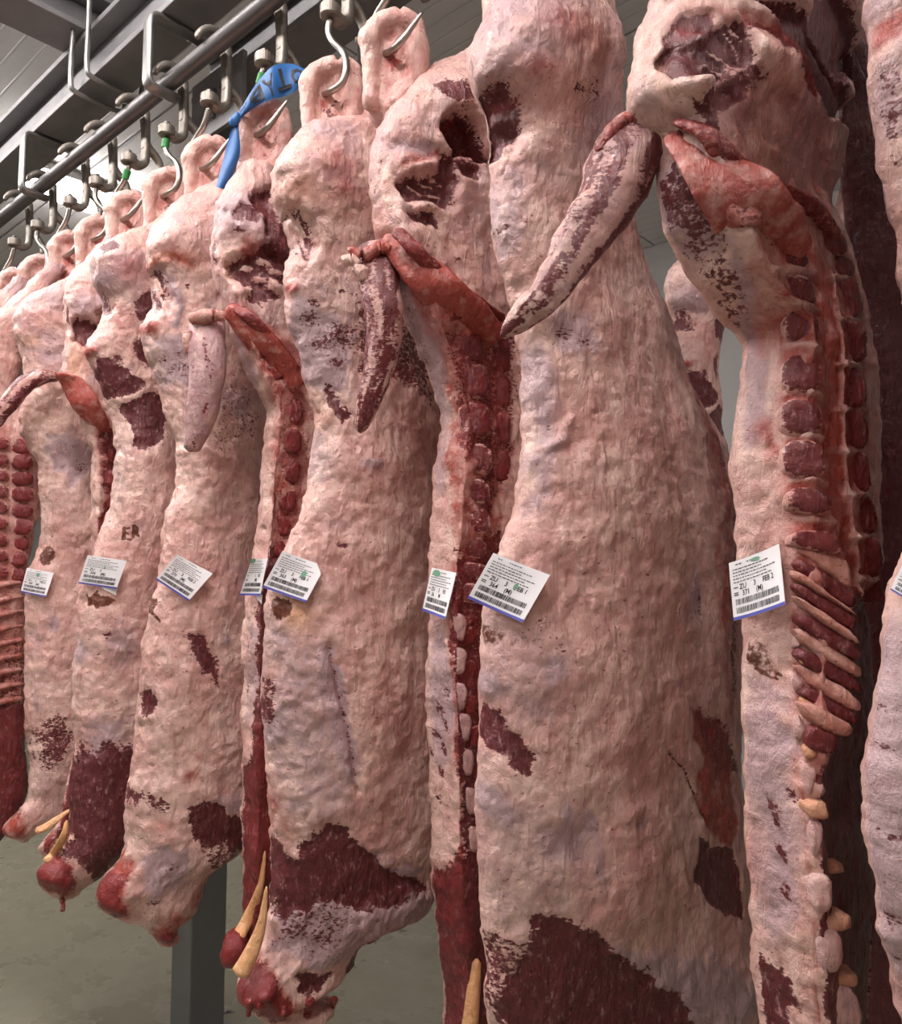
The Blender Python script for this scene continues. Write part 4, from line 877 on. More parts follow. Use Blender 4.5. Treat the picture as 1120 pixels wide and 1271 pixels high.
Fs.poly([(450, 1128), (500, 1110), (545, 1105), (560, 1130), (500, 1155), (470, 1170), (440, 1150)], 'l', .85, 8, 10, .012)
for x, y in ((465, 1140), (478, 1150), (500, 1135), (490, 1125), (520, 1120)): Fs.blob(x, y, 6, 5, 'm', .5)
Fs.poly([(450, 1180), (475, 1165), (466, 1195), (448, 1225), (436, 1228), (446, 1200)], 'm', .95, 4, 5, -.006).poly([(375, 1214), (400, 1216), (412, 1213), (402, 1228), (385, 1233), (376, 1224)], 'm', .95, 4, 5, -.01)
Fs.poly([(280, 1205), (322, 1202), (345, 1240), (360, 1250), (350, 1268), (300, 1262)], 'm', .7, 6, 8).poly([(280, 1200), (330, 1195), (360, 1245), (380, 1252), (350, 1270), (285, 1260)], 'b', .9, 6, 8)
Fs.blob(312, 1225, 14, 12, 'm', 1, .012).blob(330, 1235, 10, 10, 'b', 1, .012).poly([(360, 1240), (430, 1238), (450, 1215), (440, 1255), (360, 1262)], 'b', .5, 6, 8)
Fs.poly([(341, 745), (362, 742), (364, 765), (352, 772), (340, 762)], 'i', .9, 4, 5).poly([(362, 740), (385, 748), (392, 780), (370, 790), (356, 776)], 'i', .36, 10, 10).blob(370, 762, 12, 18, 'y', .5)
Fs.line([(348, 350), (352, 400)], 4, 'b', .8).line([(378, 590), (364, 645), (345, 695)], 4, 'b', .4)
for x, y, r in ((298, 1222, 9), (318, 1240, 10), (340, 1248, 9), (300, 1240, 8), (330, 1225, 8), (352, 1256, 7)): Fs.blob(x, y, r, r, 'm', .95, .016)
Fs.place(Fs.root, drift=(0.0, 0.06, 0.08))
hock(Fs, 'F', seed=12)

for i, (x, y, l, r_) in enumerate(((309, 1246, 16, 4), (322, 1252, 9, 3), (383, 1246, 18, 5), (352, 1254, 9, 3), (414, 1244, 8, 3))):
    Fs.tube('torn_strand', [(x, y - 6), (x, y + l * .4), (x - 1, y + l)], [r_ * 1.6, r_, r_ * .5], off=.004, base=(.6, 1, 0), flat=.9, n=12, seg=8, lump=.004, lsc=80, seed=60 + i)
# ---- spine side with folded label
E = mk_side(328, ham=410,  seed=6, nu=90, nv=330, ridge_fall=.5,
    L=[(298, 212), (280, 232), (266, 260), (258, 300), (262, 340), (272, 375), (280, 395), (284, 425), (295, 450), (312, 485), (328, 515), (324, 560), (320, 590), (316, 640), (311, 695), (303, 725), (298, 780), (295, 824), (297, 874), (300, 974), (298, 1049), (300, 1120), (296, 1150), (288, 1180), (300, 1195)],
    R=[(348, 212), (350, 235), (360, 290), (385, 350), (400, 420), (420, 500), (420, 700), (420, 1000), (400, 1120), (340, 1170), (320, 1192)],
    ridge=[(268, 260), (272, 370), (300, 400), (335, 480), (345, 520), (340, 580), (335, 650), (322, 760), (322, 860), (318, 960), (314, 1100), (305, 1190)],
    T=[(212, .06, .05, 0), (280, .12, .06, .0), (390, .09, .05, .0), (500, .09, .05, .0), (900, .09, .05, .0), (1170, .06, .05, 0)])
root(E, 'spine side with a pale grey tail, beside the side labelled 363')
E.poly([(312, 246), (322, 235), (335, 233), (340, 262), (336, 286), (330, 262), (318, 256)], 'm', .95, 3, 4, -.03).poly([(290, 264), (302, 257), (320, 264), (320, 272), (300, 272)], 'm', .9, 3, 3, -.012)
E.poly([(258, 292), (264, 292), (266, 315), (260, 318)], 'm', .8, 2, 2).blob(296, 286, 14, 6, 'm', .6).poly([(292, 312), (318, 296), (330, 305), (320, 320), (300, 322)], 'b', .6, 5, 6)
E.poly([(286, 330), (305, 322), (335, 310), (358, 320), (372, 335), (360, 348), (335, 340), (330, 358), (312, 352), (292, 345)], 'm', 1, 4, 6, -.03).poly([(305, 368), (325, 360), (345, 368), (325, 375), (308, 374)], 'm', .85, 3, 4, -.012).poly([(340, 285), (355, 275), (366, 300), (360, 330), (345, 320)], 'm', .85, 4, 6, -.02)
for x, y in ((308, 330), (330, 322), (325, 345), (345, 335)): E.blob(x, y, 9, 5, 'c', .9, .01)
E.blob(285, 262, 26, 30, 'l', .85, .01).blob(282, 340, 8, 24, 'y', .22).blob(272, 345, 6, 20, 'b', .4).blob(300, 365, 12, 8, 'c', .7, .01)
E.poly([(283, 400), (298, 410), (318, 460), (330, 500), (322, 512), (300, 460)], 'l', .95, 5, 6).blob(305, 455, 8, 14, 'm', .45)
E.poly([(283, 385), (310, 380), (370, 430), (385, 480), (380, 640), (350, 700), (338, 640), (342, 560), (335, 480)], 'b', .62, 6, 8).poly([(335, 440), (390, 440), (385, 700), (342, 690), (338, 620), (344, 540)], 'm', .36, 6, 8, -.012)
E.poly([(325, 700), (350, 690), (360, 900), (350, 1190), (300, 1190), (312, 1090), (318, 960)], 'm', .85, 6, 8).poly([(318, 900), (360, 900), (340, 1190), (290, 1190)], 'b', .6, 8, 8)
E.poly([(296, 960), (320, 940), (325, 1060), (310, 1150), (298, 1130)], 'm', .95, 8, 8).poly([(296, 960), (340, 940), (335, 1190), (280, 1190)], 'b', .5, 8, 8)
E.poly([(298, 760), (318, 780), (316, 900), (300, 900)], 'l', .7, 8, 10).blob(306, 860, 6, 20, 'm', .45).blob(309, 800, 4, 12, 'm', .5)
E.poly([(278, 1172), (305, 1168), (308, 1190), (290, 1205)], 'b', 1, 5, 5, .012)
E.place(E.root, drift=(0.0, 0.06, 0.12))
hock(E, 'E', seed=14)
E.tube('sacrum', [(280, 384), (300, 398), (325, 425), (350, 458), (366, 486)], [8, 15, 19, 19, 14], off=.004, base=(.2, .95, 0), flat=.4, n=30, lump=.004, seed=2)
E.tube('sacral_ridge', [(284, 378), (310, 394), (340, 428), (370, 465)], [6, 8, 9, 8], off=.026, base=(.62, .95, 0), flat=.5, n=24, lump=.004, seed=3)
for i, Q in enumerate(([(298, 402), (314, 400), (324, 416), (306, 418)], [(311, 425), (332, 422), (342, 440), (322, 446)], [(326, 450), (346, 448), (355, 468), (338, 474)])): E.slab('sacral_segment', Q, base=(.6, .85, 0), lift=.012, seed=30 + i, rim=False)
for i, Q in enumerate((q(352, 492, 376, 524, 0, 3), q(352, 530, 375, 562, -1, 3), q(352, 568, 374, 600, -3, 3), q(348, 606, 370, 634, -3, 3), q(344, 640, 362, 664, -2, 3), q(340, 670, 356, 690, -2, 3))): E.slab('vertebra', Q, base=(.86, .7, 0), lift=.010, seed=i)
tE = E.t - .10
E.tube('tail', [(258, 396), (256, 430), (258, 465), (252, 505), (245, 535), (237, 561)], [20, 24, 21, 19, 15, 9], base=(.1, .2, .6), flat=.8, n=46, seg=22, lump=.005, lsc=28, seed=5, masks=tail_masks(1.0, .20, .7, 22, 46), depths=[tE + .04, tE, tE - .02, tE - .02, tE - .02, tE - .02])
for i, (p, r_, b_) in enumerate((([(234, 398), (250, 394), (266, 392), (282, 394)], [7, 9, 8, 6], (.1, .6, 0)), ([(232, 410), (234, 424), (236, 440)], [6, 7, 5], (0, .3, .05)))):
    E.tube('tail_root', p, r_, base=b_, flat=.85, n=18, seg=12, lump=.006, lsc=45, seed=90 + i, depths=[tE - .025] * len(p))
E.tube('neck_ligament', [(329, 1056), (323, 1100), (309, 1138), (290, 1172)], [1.5, 4, 7, 8], off=.004, base2=(.75, 0, 0), base=(0, .25, 0), flat=.7, n=24, seg=12, lump=.001, seed=98)
Fs.tube('neck_ligament', [(331, 1100), (325, 1145), (313, 1180), (296, 1212)], [1.5, 5, 8, 10], off=.002, base2=(.75, 0, 0), flat=.6, n=24, seg=12, lump=.001, seed=97)
E.tube('neck_stump', [(298, 1158), (289, 1180), (291, 1200)], [7, 13, 9], off=.012, base=(.8, .8, 0), flat=.9, n=20, seg=16, lump=.018, lsc=26, seed=96)

# ---- outer side with label 370
D = mk_side(260, seed=7, nu=110, nv=340,
    L=[(322, 210), (282, 222), (242, 240), (214, 258), (188, 280), (176, 310), (180, 335), (186, 355), (186, 385), (177, 405), (172, 415), (176, 435), (200, 500), (214, 550), (214, 600), (206, 640), (198, 680), (193, 725), (184, 755), (173, 800), (169, 849), (165, 914), (156, 970), (154, 1010), (157, 1040), (140, 1074), (113, 1106), (125, 1122), (152, 1139), (178, 1142), (200, 1166)],
    R=[(340, 208), (345, 235), (330, 300), (320, 400), (340, 500), (345, 700), (345, 900), (340, 1000), (320, 1060), (296, 1070), (272, 1086), (252, 1130), (236, 1165), (214, 1170)],
    T=[(225, .06, .05, 0), (310, .12, .06, .0), (400, .09, .05, .02), (500, .08, .05, .05), (800, .11, .05, .08), (1040, .11, .06, .05), (1170, .05, .04, .02)])
root(D, 'pale outer side carrying the tilted label numbered 370, in front of the column')
D.blob(215, 300, 30, 24, None, 0, .018).blob(250, 270, 40, 24, 'l', .3).blob(210, 318, 26, 5, 'b', .6).blob(205, 318, 24, 10, 'b', .35).blob(205, 320, 26, 10, 'y', .12).blob(200, 295, 20, 14, 'l', .35)
D.poly([(172, 318), (180, 322), (182, 340), (176, 338)], 'm', .8, 2, 2).poly([(185, 342), (196, 338), (206, 350), (208, 372), (202, 380), (192, 362)], 'm', .75, 4, 4, -.025)
for a in ([(188, 346), (196, 362), (204, 378)], [(194, 344), (202, 362)]): D.line(a, 1.5, 'c', .8, .005)
D.poly([(172, 404), (190, 398), (198, 402), (190, 414), (176, 416)], 'b', .9, 3, 4, .008).blob(233, 355, 3, 8, 'm', .7)
D.line([(186, 330), (200, 322), (222, 322), (240, 330)], 4, 'b', .75, -.004).line([(212, 345), (225, 380), (218, 402)], 4, 'l', .9, .005)
D.poly([(195, 425), (230, 418), (243, 450), (236, 480), (205, 478)], 'l', .95, 8, 10)
for x, y, r in ((202, 445, 7), (215, 460, 9), (232, 455, 9), (222, 440, 7), (238, 470, 8)): D.blob(x, y, r, r, 'm', .5)
D.poly([(262, 470), (300, 470), (330, 520), (300, 560), (268, 545), (258, 510)], 'm', .40, 12, 16).blob(300, 500, 24, 20, 'l', .7).blob(282, 550, 20, 14, 'm', .42)
D.line([(216, 560), (250, 556), (300, 575)], 4, None, 0, .006).blob(232, 545, 18, 30, 'c', .7).blob(245, 590, 16, 14, 'b', .1)
D.poly([(174, 862), (184, 858), (194, 870), (190, 884), (182, 888), (176, 876)], 'm', 1, 2.5, 2, -.006).poly([(240, 788), (255, 792), (268, 830), (268, 850), (255, 838), (244, 815)], 'm', .75, 4, 6, -.006).blob(283, 793, 6, 8, 'l', 1)
D.poly([(186, 690), (200, 690), (196, 720), (188, 715)], 'l', .6, 5, 5).poly([(280, 700), (320, 690), (330, 760), (300, 770)], 'l', .5, 10, 10).blob(252, 705, 20, 10, 'b', .15)
D.line([(193, 745), (190, 760), (198, 772)], 2, 'i', .7).line([(190, 752), (202, 745)], 1.5, 'i', .6)
D.poly([(234, 1006), (252, 992), (270, 1008), (296, 1024), (310, 1040), (300, 1050), (268, 1046), (242, 1038)], 'm', 1, 4, 7, -.006).poly([(262, 1046), (300, 1044), (310, 1070), (270, 1076), (256, 1060)], 'm', .52, 7, 8).poly([(250, 985), (300, 985), (310, 1020), (275, 1005)], 'l', .75, 8, 10)
D.poly([(158, 980), (175, 985), (168, 1000)], 'm', .7, 3, 4).poly([(180, 985), (200, 990), (210, 1005), (196, 1008)], 'm', .6, 4, 5).poly([(172, 1062), (205, 1050), (228, 1066), (222, 1100), (190, 1115), (174, 1104)], 'l', .95, 8, 10).blob(212, 1078, 10, 12, 'm', .45).blob(190, 1120, 12, 5, 'm', .6)
D.blob(202, 1025, 14, 8, 'b', .5).blob(236, 962, 6, 6, 'b', .7).blob(252, 940, 5, 5, 'b', .5)
D.poly([(108, 1104), (125, 1085), (150, 1055), (160, 1062), (155, 1100), (158, 1140), (140, 1140), (112, 1118)], 'b', 1, 4, 5).poly([(112, 1104), (140, 1072), (150, 1100), (140, 1125), (115, 1115)], 'm', .5, 5, 6).poly([(196, 1140), (206, 1130), (240, 1140), (250, 1130), (238, 1172), (200, 1175)], 'b', .8, 5, 6).poly([(240, 1110), (275, 1075), (290, 1075), (240, 1170)], 'b', .8, 5, 5).blob(208, 1162, 6, 6, 'm', .9, .01)
D.line([(158, 1000), (156, 1040), (165, 1070), (160, 1110)], 9, None, 0, .012)
D.line([(174, 405), (178, 440), (200, 500)], 3, 'b', .7)
for x, y, r in ((120, 1106, 8), (135, 1120, 9), (148, 1132, 8), (140, 1095, 8), (206, 1160, 8)): D.blob(x, y, r, r, 'm', .85, .014)
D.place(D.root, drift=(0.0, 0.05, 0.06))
hock(D, 'E', seed=16)

# ---- outer side with label 366
C = mk_side(207, seed=8, nu=90, nv=310,
    L=[(216, 258), (176, 286), (150, 297), (122, 308), (108, 328), (112, 358), (126, 372), (126, 392), (118, 410), (104, 425), (101, 438), (119, 475), (134, 515), (144, 565), (139, 615), (126, 650), (115, 680), (100, 722), (94, 760), (91, 800), (87, 874), (89, 949), (83, 1000), (80, 1040), (62, 1064), (40, 1080), (52, 1098), (72, 1106), (90, 1106)],
    R=[(232, 252), (236, 280), (222, 340), (220, 420), (230, 500), (250, 600), (235, 800), (215, 940), (195, 1020), (172, 1050), (152, 1075), (128, 1094), (100, 1108)],
    T=[(262, .06, .05, 0), (330, .11, .06, .0), (420, .08, .05, .02), (520, .08, .05, .05), (800, .10, .05, .07), (1040, .10, .06, .05), (1108, .05, .04, .02)])
root(C, 'outer side with two dark flank muscles and stamped letters, carrying the label numbered 366')
C.blob(160, 332, 15, 16, 'b', .55).blob(158, 330, 20, 22, 'l', .7).blob(160, 338, 12, 12, 'm', .34).blob(150, 325, 30, 24, None, 0, .015).blob(130, 345, 14, 16, 'l', .8).poly([(126, 306), (142, 302), (148, 308), (130, 316)], 'm', .85, 2, 3)
C.poly([(119, 364), (128, 366), (136, 378), (132, 388), (124, 376)], 'm', .8, 3, 3, -.02)
C.poly([(168, 378), (180, 368), (190, 362), (202, 378), (200, 396), (188, 402), (178, 392)], 'm', .9, 4, 6).poly([(168, 430), (176, 422), (184, 448), (178, 452)], 'm', .85, 3, 4)
C.poly([(123, 442), (140, 446), (150, 455), (176, 478), (170, 488), (150, 493), (126, 489), (118, 466)], 'm', 1, 3, 6, -.005).poly([(150, 502), (170, 494), (189, 488), (204, 500), (208, 516), (196, 538), (188, 552), (170, 556), (166, 530), (156, 518)], 'm', 1, 3, 6, -.005)
C.poly([(103, 425), (118, 425), (122, 435), (104, 446)], 'b', .85, 3, 4, .006).blob(150, 600, 8, 30, 'l', .5)
C.blob(176, 632, 14, 10, 'i', .42)
C.line([(148, 497), (170, 491), (184, 482), (196, 482)], 4, 'c', .95, .004)
# the stamped letters
for a in ([(153, 669), (154.5, 655)], [(153, 668), (162, 669)], [(154, 662), (160, 663)], [(154, 656), (160, 656)]): C.line(a, 1.5, 'i', 1.0)
for a in ([(165, 667), (166, 653)], [(166, 653), (171, 655)], [(171, 655), (170, 660)], [(170, 660), (165, 661)], [(167, 661), (172, 666)]): C.line(a, 1.5, 'i', 1.0)
C.poly([(107, 738), (118, 732), (138, 738), (142, 746), (120, 756), (108, 746)], 'i', .85, 3, 4).blob(134, 745, 6, 4, 'b', .7).blob(135, 788, 6, 6, 'm', .6).blob(122, 812, 5, 5, 'm', .55).blob(100, 810, 5, 16, 'l', .9).blob(150, 800, 14, 30, 'l', .7).blob(175, 660, 16, 20, 'l', .4)
C.poly([(92, 930), (115, 945), (150, 930), (170, 930), (175, 1000), (160, 1055), (128, 1092), (112, 1075), (90, 1060), (84, 1000)], 'm', .88, 10, 12).poly([(100, 900), (170, 890), (160, 945), (100, 950)], 'l', .7, 12, 12).poly([(86, 985), (130, 1000), (160, 1050), (120, 1080), (90, 1050)], 'l', .5, 10, 10)
C.poly([(80, 1066), (95, 1062), (112, 1086), (108, 1098), (92, 1090)], 'c', .95, 4, 5).poly([(38, 1076), (62, 1062), (84, 1068), (92, 1096), (88, 1110), (46, 1104)], 'b', 1, 4, 5).poly([(40, 1078), (80, 1070), (88, 1100), (50, 1100)], 'm', .6, 5, 6)
C.line([(103, 428), (119, 475), (135, 520)], 3, 'b', .35)
for x, y, r in ((52, 1082, 7), (66, 1094, 8), (82, 1100, 7), (62, 1075, 6)): C.blob(x, y, r, r, 'm', .9, .012)
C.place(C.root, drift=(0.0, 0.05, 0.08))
hock(C, 'F', seed=18)
C.tube('neck_ligament', [(83, 1018), (78, 1040), (68, 1058), (56, 1070)], [2, 4, 5, 5], off=.014, base2=(.85, 0, 0), flat=.6, n=20, seg=10, lump=.001, seed=97)
C.tube('blood_strand', [(79, 1104), (77, 1115), (79, 1124), (77, 1132)], [2, 3, 2, 3], off=.0, base=(.6, 1, 0), flat=1, n=14, seg=8, lump=.003, lsc=80, seed=96)

# ---- spine side, narrow, with the tail swung to the left
K = mk_side(160, ham=470,  seed=9, nu=70, nv=280, ridge_fall=.5,
    L=[(128, 298), (105, 325), (82, 350), (77, 385), (80, 420), (76, 450), (72, 470), (88, 500), (104, 530), (111, 560), (113, 620), (112, 690), (106, 760), (99, 830), (95, 880), (90, 930), (80, 985), (75, 1010), (66, 1030), (44, 1048), (52, 1062)],
    R=[(150, 292), (160, 330), (160, 420), (165, 500), (170, 600), (170, 800), (150, 960), (110, 1040), (70, 1064)],
    ridge=[(90, 350), (84, 440), (95, 470), (118, 530), (125, 580), (124, 640), (116, 760), (104, 880), (92, 960), (80, 1030)],
    T=[(292, .06, .05, 0), (370, .10, .05, .0), (460, .07, .05, .0), (600, .08, .05, .0), (900, .08, .05, .0), (1064, .05, .05, 0)])
root(K, 'narrow spine side left of label 366, its tail swung out to the left')
K.poly([(90, 402), (100, 398), (122, 406), (128, 420), (112, 430), (94, 422)], 'm', 1, 3, 4, -.03).poly([(118, 385), (130, 380), (136, 400), (124, 404)], 'y', .3, 4, 4, -.015).poly([(77, 380), (82, 378), (82, 398), (78, 398)], 'm', .8, 2, 2)
K.blob(105, 378, 18, 16, 'l', .7, .012).blob(90, 450, 8, 24, 'y', .35)
K.poly([(70, 462), (100, 470), (132, 520), (150, 560), (146, 700), (118, 740), (124, 640), (120, 540)], 'b', .6, 5, 6).poly([(132, 540), (160, 540), (160, 700), (120, 745), (128, 650)], 'm', .85, 4, 6, -.01)
K.poly([(92, 880), (130, 880), (120, 1030), (70, 1040), (78, 990)], 'm', .75, 6, 6).poly([(88, 880), (130, 880), (120, 1030), (70, 1040)], 'b', .6, 6, 6).poly([(40, 1038), (70, 1030), (68, 1064), (42, 1064)], 'b', .8, 4, 4).poly([(40, 1044), (66, 1036), (64, 1064), (42, 1064)], 'm', .6, 4, 4)
K.place(K.root, drift=(0.0, 0.06, 0.1))
hock(K, 'E', seed=20)
K.tube('sacrum', [(70, 464), (88, 476), (106, 500), (124, 526), (132, 536)], [5, 13, 16, 13, 6], off=.004, base=(.2, .9, 0), flat=.4, n=28, lump=.004, seed=2)
for i, Q in enumerate(([(84, 474), (98, 474), (106, 490), (92, 492)], [(96, 498), (112, 494), (120, 510), (104, 514)], [(108, 518), (122, 514), (130, 528), (116, 532)])): K.slab('sacral_segment', Q, base=(.5, .7, 0), lift=.012, seed=30 + i, rim=False)
for i, Q in enumerate((q(134, 556, 143, 576, 0, 2), q(133, 582, 143, 604, -1, 2), q(131, 610, 142, 632, -1, 2), q(126, 640, 138, 662, -2, 2), q(122, 668, 132, 688, -2, 2))): K.slab('vertebra', Q, base=(.9, .8, 0), lift=.008, seed=i, n=4)
tK = K.t - .12
K.tube('tail', [(72, 468), (50, 468), (28, 480), (8, 505), (-14, 532)], [8, 11, 12, 11, 8], base=(.4, .3, .3), flat=.8, n=40, seg=18, lump=.005, lsc=30, seed=5, masks=tail_masks(3.0, .55, .3, 18, 40), depths=[tK + .05, tK, tK - .02, tK - .04, tK - .05])
K.tube('neck_ligament', [(88, 1004), (72, 1016), (58, 1026), (44, 1032)], [2, 4, 5, 5], off=.016, base2=(.75, 0, 0), flat=.6, n=18, seg=10, lump=.001, seed=98)

# ---- outer side with the small label at the left
Bs = mk_side(120, seed=10, nu=80, nv=280,
    L=[(120, 328), (92, 346), (52, 363), (31, 376), (17, 394), (18, 420), (30, 445), (30, 470), (24, 500), (22, 535), (32, 552), (45, 575), (51, 625), (48, 680), (34, 715), (30, 760), (28, 824), (30, 874), (34, 949), (32, 989), (16, 1012), (2, 1030), (20, 1036), (30, 1040)],
    R=[(132, 320), (136, 340), (118, 420), (125, 500), (150, 600), (150, 800), (135, 920), (110, 1000), (66, 1030), (36, 1042)],
    T=[(310, .06, .05, 0), (390, .10, .05, .0), (480, .08, .05, .02), (600, .08, .05, .04), (900, .09, .05, .05), (1042, .05, .05, .02)])
root(Bs, 'narrow pale outer side near the left edge with a small label and brown stamps')
Bs.blob(50, 400, 20, 16, 'b', .30).blob(40, 423, 8, 6, 'y', .3).blob(65, 435, 10, 16, 'm', .4).blob(60, 440, 14, 20, 'l', .6)
Bs.poly([(60, 545), (80, 535), (110, 555), (110, 600), (90, 605), (66, 575)], 'l', 1, 6, 8, -.006).blob(85, 555, 10, 8, 'm', .42).blob(100, 580, 10, 14, 'm', .5)
Bs.blob(60, 520, 20, 14, 'y', .15).poly([(56, 655), (66, 650), (66, 670), (58, 675)], 'i', .5, 3, 4).poly([(52, 680), (64, 676), (66, 695), (56, 704), (50, 698)], 'i', .62, 3, 4).blob(62, 635, 6, 8, 'i', .35)
Bs.poly([(36, 760), (60, 750), (66, 880), (40, 890)], 'l', .45, 10, 10).blob(68, 775, 5, 10, 'l', 1).poly([(42, 905), (80, 890), (90, 920), (70, 950), (46, 945)], 'm', .6, 7, 8).poly([(36, 930), (80, 930), (70, 1010), (40, 1010)], 'l', .45, 10, 10)
Bs.poly([(0, 1024), (16, 1008), (34, 1012), (38, 1040), (10, 1044)], 'b', .9, 4, 4).blob(25, 1010, 12, 12, 'm', .5)
Bs.place(Bs.root, drift=(0.0, 0.05, 0.08))
hock(Bs, 'F', seed=22)

# ---- red spine side at the left edge
Aa = mk_side(87, ham=480,  seed=11, nu=80, nv=240, ridge_fall=.25,
    L=[(58, 335), (20, 370), (-20, 400), (-30, 440), (-40, 500), (-60, 560), (-66, 700), (-70, 850), (-80, 950), (-80, 1040), (-30, 1062)],
    R=[(82, 330), (60, 360), (30, 430), (22, 480), (34, 530), (48, 570), (50, 620), (40, 690), (32, 740), (30, 850), (34, 930), (34, 985), (14, 1030), (-10, 1062)],
    ridge=[(-14, 400), (-24, 500), (-36, 620), (-40, 800), (-50, 1040)],
    T=[(330, .06, .05, 0), (400, .09, .05, .0), (600, .07, .05, .0), (900, .07, .05, .0), (1060, .05, .05, 0)], offR=.02)
root(Aa, 'deep red spine side cut off by the left edge, ribs and vertebrae facing out')
Aa.poly([(-40, 525), (30, 530), (50, 570), (52, 640), (40, 700), (34, 740), (36, 1060), (-90, 1060), (-60, 700)], 'm', .30, 5, 6).poly([(-40, 525), (30, 530), (50, 570), (52, 640), (36, 740), (36, 1060), (-90, 1060)], 'b', .42, 5, 6)
Aa.poly([(0, 830), (30, 800), (36, 900), (-20, 905)], 'm', .5, 6, 8).poly([(-20, 880), (36, 890), (40, 1060), (-90, 1060)], 'm', 1, 6, 8)
Aa.line([(30, 532), (49, 572), (50, 640), (36, 720)], 3, 'c', .7, .006)
Aa.poly([(-10, 440), (20, 440), (26, 480), (0, 500)], 'b', .3, 6, 6)
Aa.place(Aa.root, drift=(0.0, 0.12, 0.08))
hock(Aa, 'E', seed=24)
for i in range(9):
    y = 545 + i * 20; x1 = 40 - (i > 4) * (i - 4) * 2.5
    Aa.slab('vertebra', q(15 - (i > 5) * 2, y - 1, x1 + 2, y + 18, -1, 1), base=(.9, .7, 0), lift=.008, seed=i, n=4)
    Aa.slab('spinous_process', q(-14, y - 4, 11, y + 12, -1, 2), base=(.8, .6, .1), lift=.008, seed=20 + i, n=4)
for i in range(9):
    y = 722 + i * 18; Aa.tube('rib', [(-26, y + 12), (0, y + 4), (28, y)], [7, 8, 6], off=-.002, base=(.3, .6, .1), flat=.5, n=16, seg=10, lump=.005, lsc=50, seed=40 + i)

# ---- the last ones, mostly out of frame on the left
Z = mk_side(47, seed=12, nu=50, nv=180,
    L=[(15, 350), (-20, 375), (-50, 400), (-70, 450), (-70, 520), (-80, 700), (-95, 850), (-95, 980), (-40, 1010)],
    R=[(40, 345), (34, 380), (30, 430), (20, 460), (10, 600), (0, 800), (-10, 950), (-30, 1010)],
    T=[(345, .06, .05, 0), (430, .10, .05, .0), (700, .09, .05, .04), (1010, .06, .05, 0)])
root(Z, 'pale outer side cut off by the left edge, behind the deep red one')
Z.poly([(0, 420), (22, 415), (26, 436), (6, 440)], 'm', .8, 3, 4, -.01).blob(10, 395, 10, 8, 'm', .5)
Z.place(Z.root); hock(Z, 'F', seed=26)
Y = mk_side(18, seed=13, nu=40, nv=150,
    L=[(-10, 370), (-50, 400), (-80, 450), (-90, 520), (-100, 700), (-110, 940), (-60, 980)],
    R=[(12, 366), (4, 400), (-5, 460), (-20, 600), (-30, 800), (-40, 940), (-55, 980)],
    T=[(366, .06, .05, 0), (440, .10, .05, .0), (700, .09, .05, .04), (980, .06, .05, 0)])
root(Y, 'last beef side in the row, only its hock end showing at the left edge')
Y.place(Y.root); hock(Y, 'E', seed=28)

# a second row behind, glimpsed through the gaps
def copy_side(src, loc, rz, label):
    c = src.root.copy(); COL.objects.link(c); c.location = Vector(loc); c.rotation_euler = (0, 0, rz); c['label'] = label
    c['group'] = 'beef sides in the row behind'
    for ch in list(src.root.children):
        if ch.name.split('.')[0] in ('flesh', 'hock'):
            d = ch.copy(); COL.objects.link(d); d.parent = c
    return c
rail2 = empty('meat_rail', rn(2.0, BOSS_N - 1.35, RAIL_Z), 'pipe rail of the second row, hidden behind the front row', 'rail')
V, F = sweep([rn(x, BOSS_N - 1.35, RAIL_Z) for x in np.linspace(-1.6, 4.5, 8)], [0.03] * 8, [0.03] * 8, N_DIR, 16); link('pipe', pydata('pipe', V - np.array(rail2.location), F), RAILM, rail2)
back_spots = [(Fs, 1085, 'shaded side in the row behind, hidden by the vertebrae of side 371'), (C, 866, 'pale side glimpsed in the gap left of the side labelled 371')]
for i, (src, px, lab) in enumerate(back_spots):
    nn = BOSS_N - 1.35
    r = r_at(px, nn + 0.1, 1.7); P = rn(r, nn, float(src.O[2]))
    copy_side(src, P, (0.4, 0.2)[i], lab)

# ------------------------------------------------------------------ hooks
modes = {1115: 'F', 900: 'E', 645: 'E', 490: 'E', 410: 'F', 328: 'E', 260: 'E', 207: 'F', 160: 'E', 120: 'F', 87: 'E', 47: 'F', 18: 'E'}
names = {1115: 'the right edge side', 900: 'side 371', 645: 'the central side labelled 364', 490: 'the spine side left of the centre', 410: 'side 363, bent in full view',
         328: 'the side beside the blue strap', 260: 'the side labelled 370', 207: 'the side with stamped letters', 160: 'the side with swung tail', 120: 'the smallest label\'s side',
         87: 'the deep red side', 47: 'the second last side', 18: 'the last side at the far left'}
for px, md in modes.items():
    gr = px in (328, 207, 160, 645)
    trolley(px, md, gr, 'iron trolley and hook holding ' + names[px])
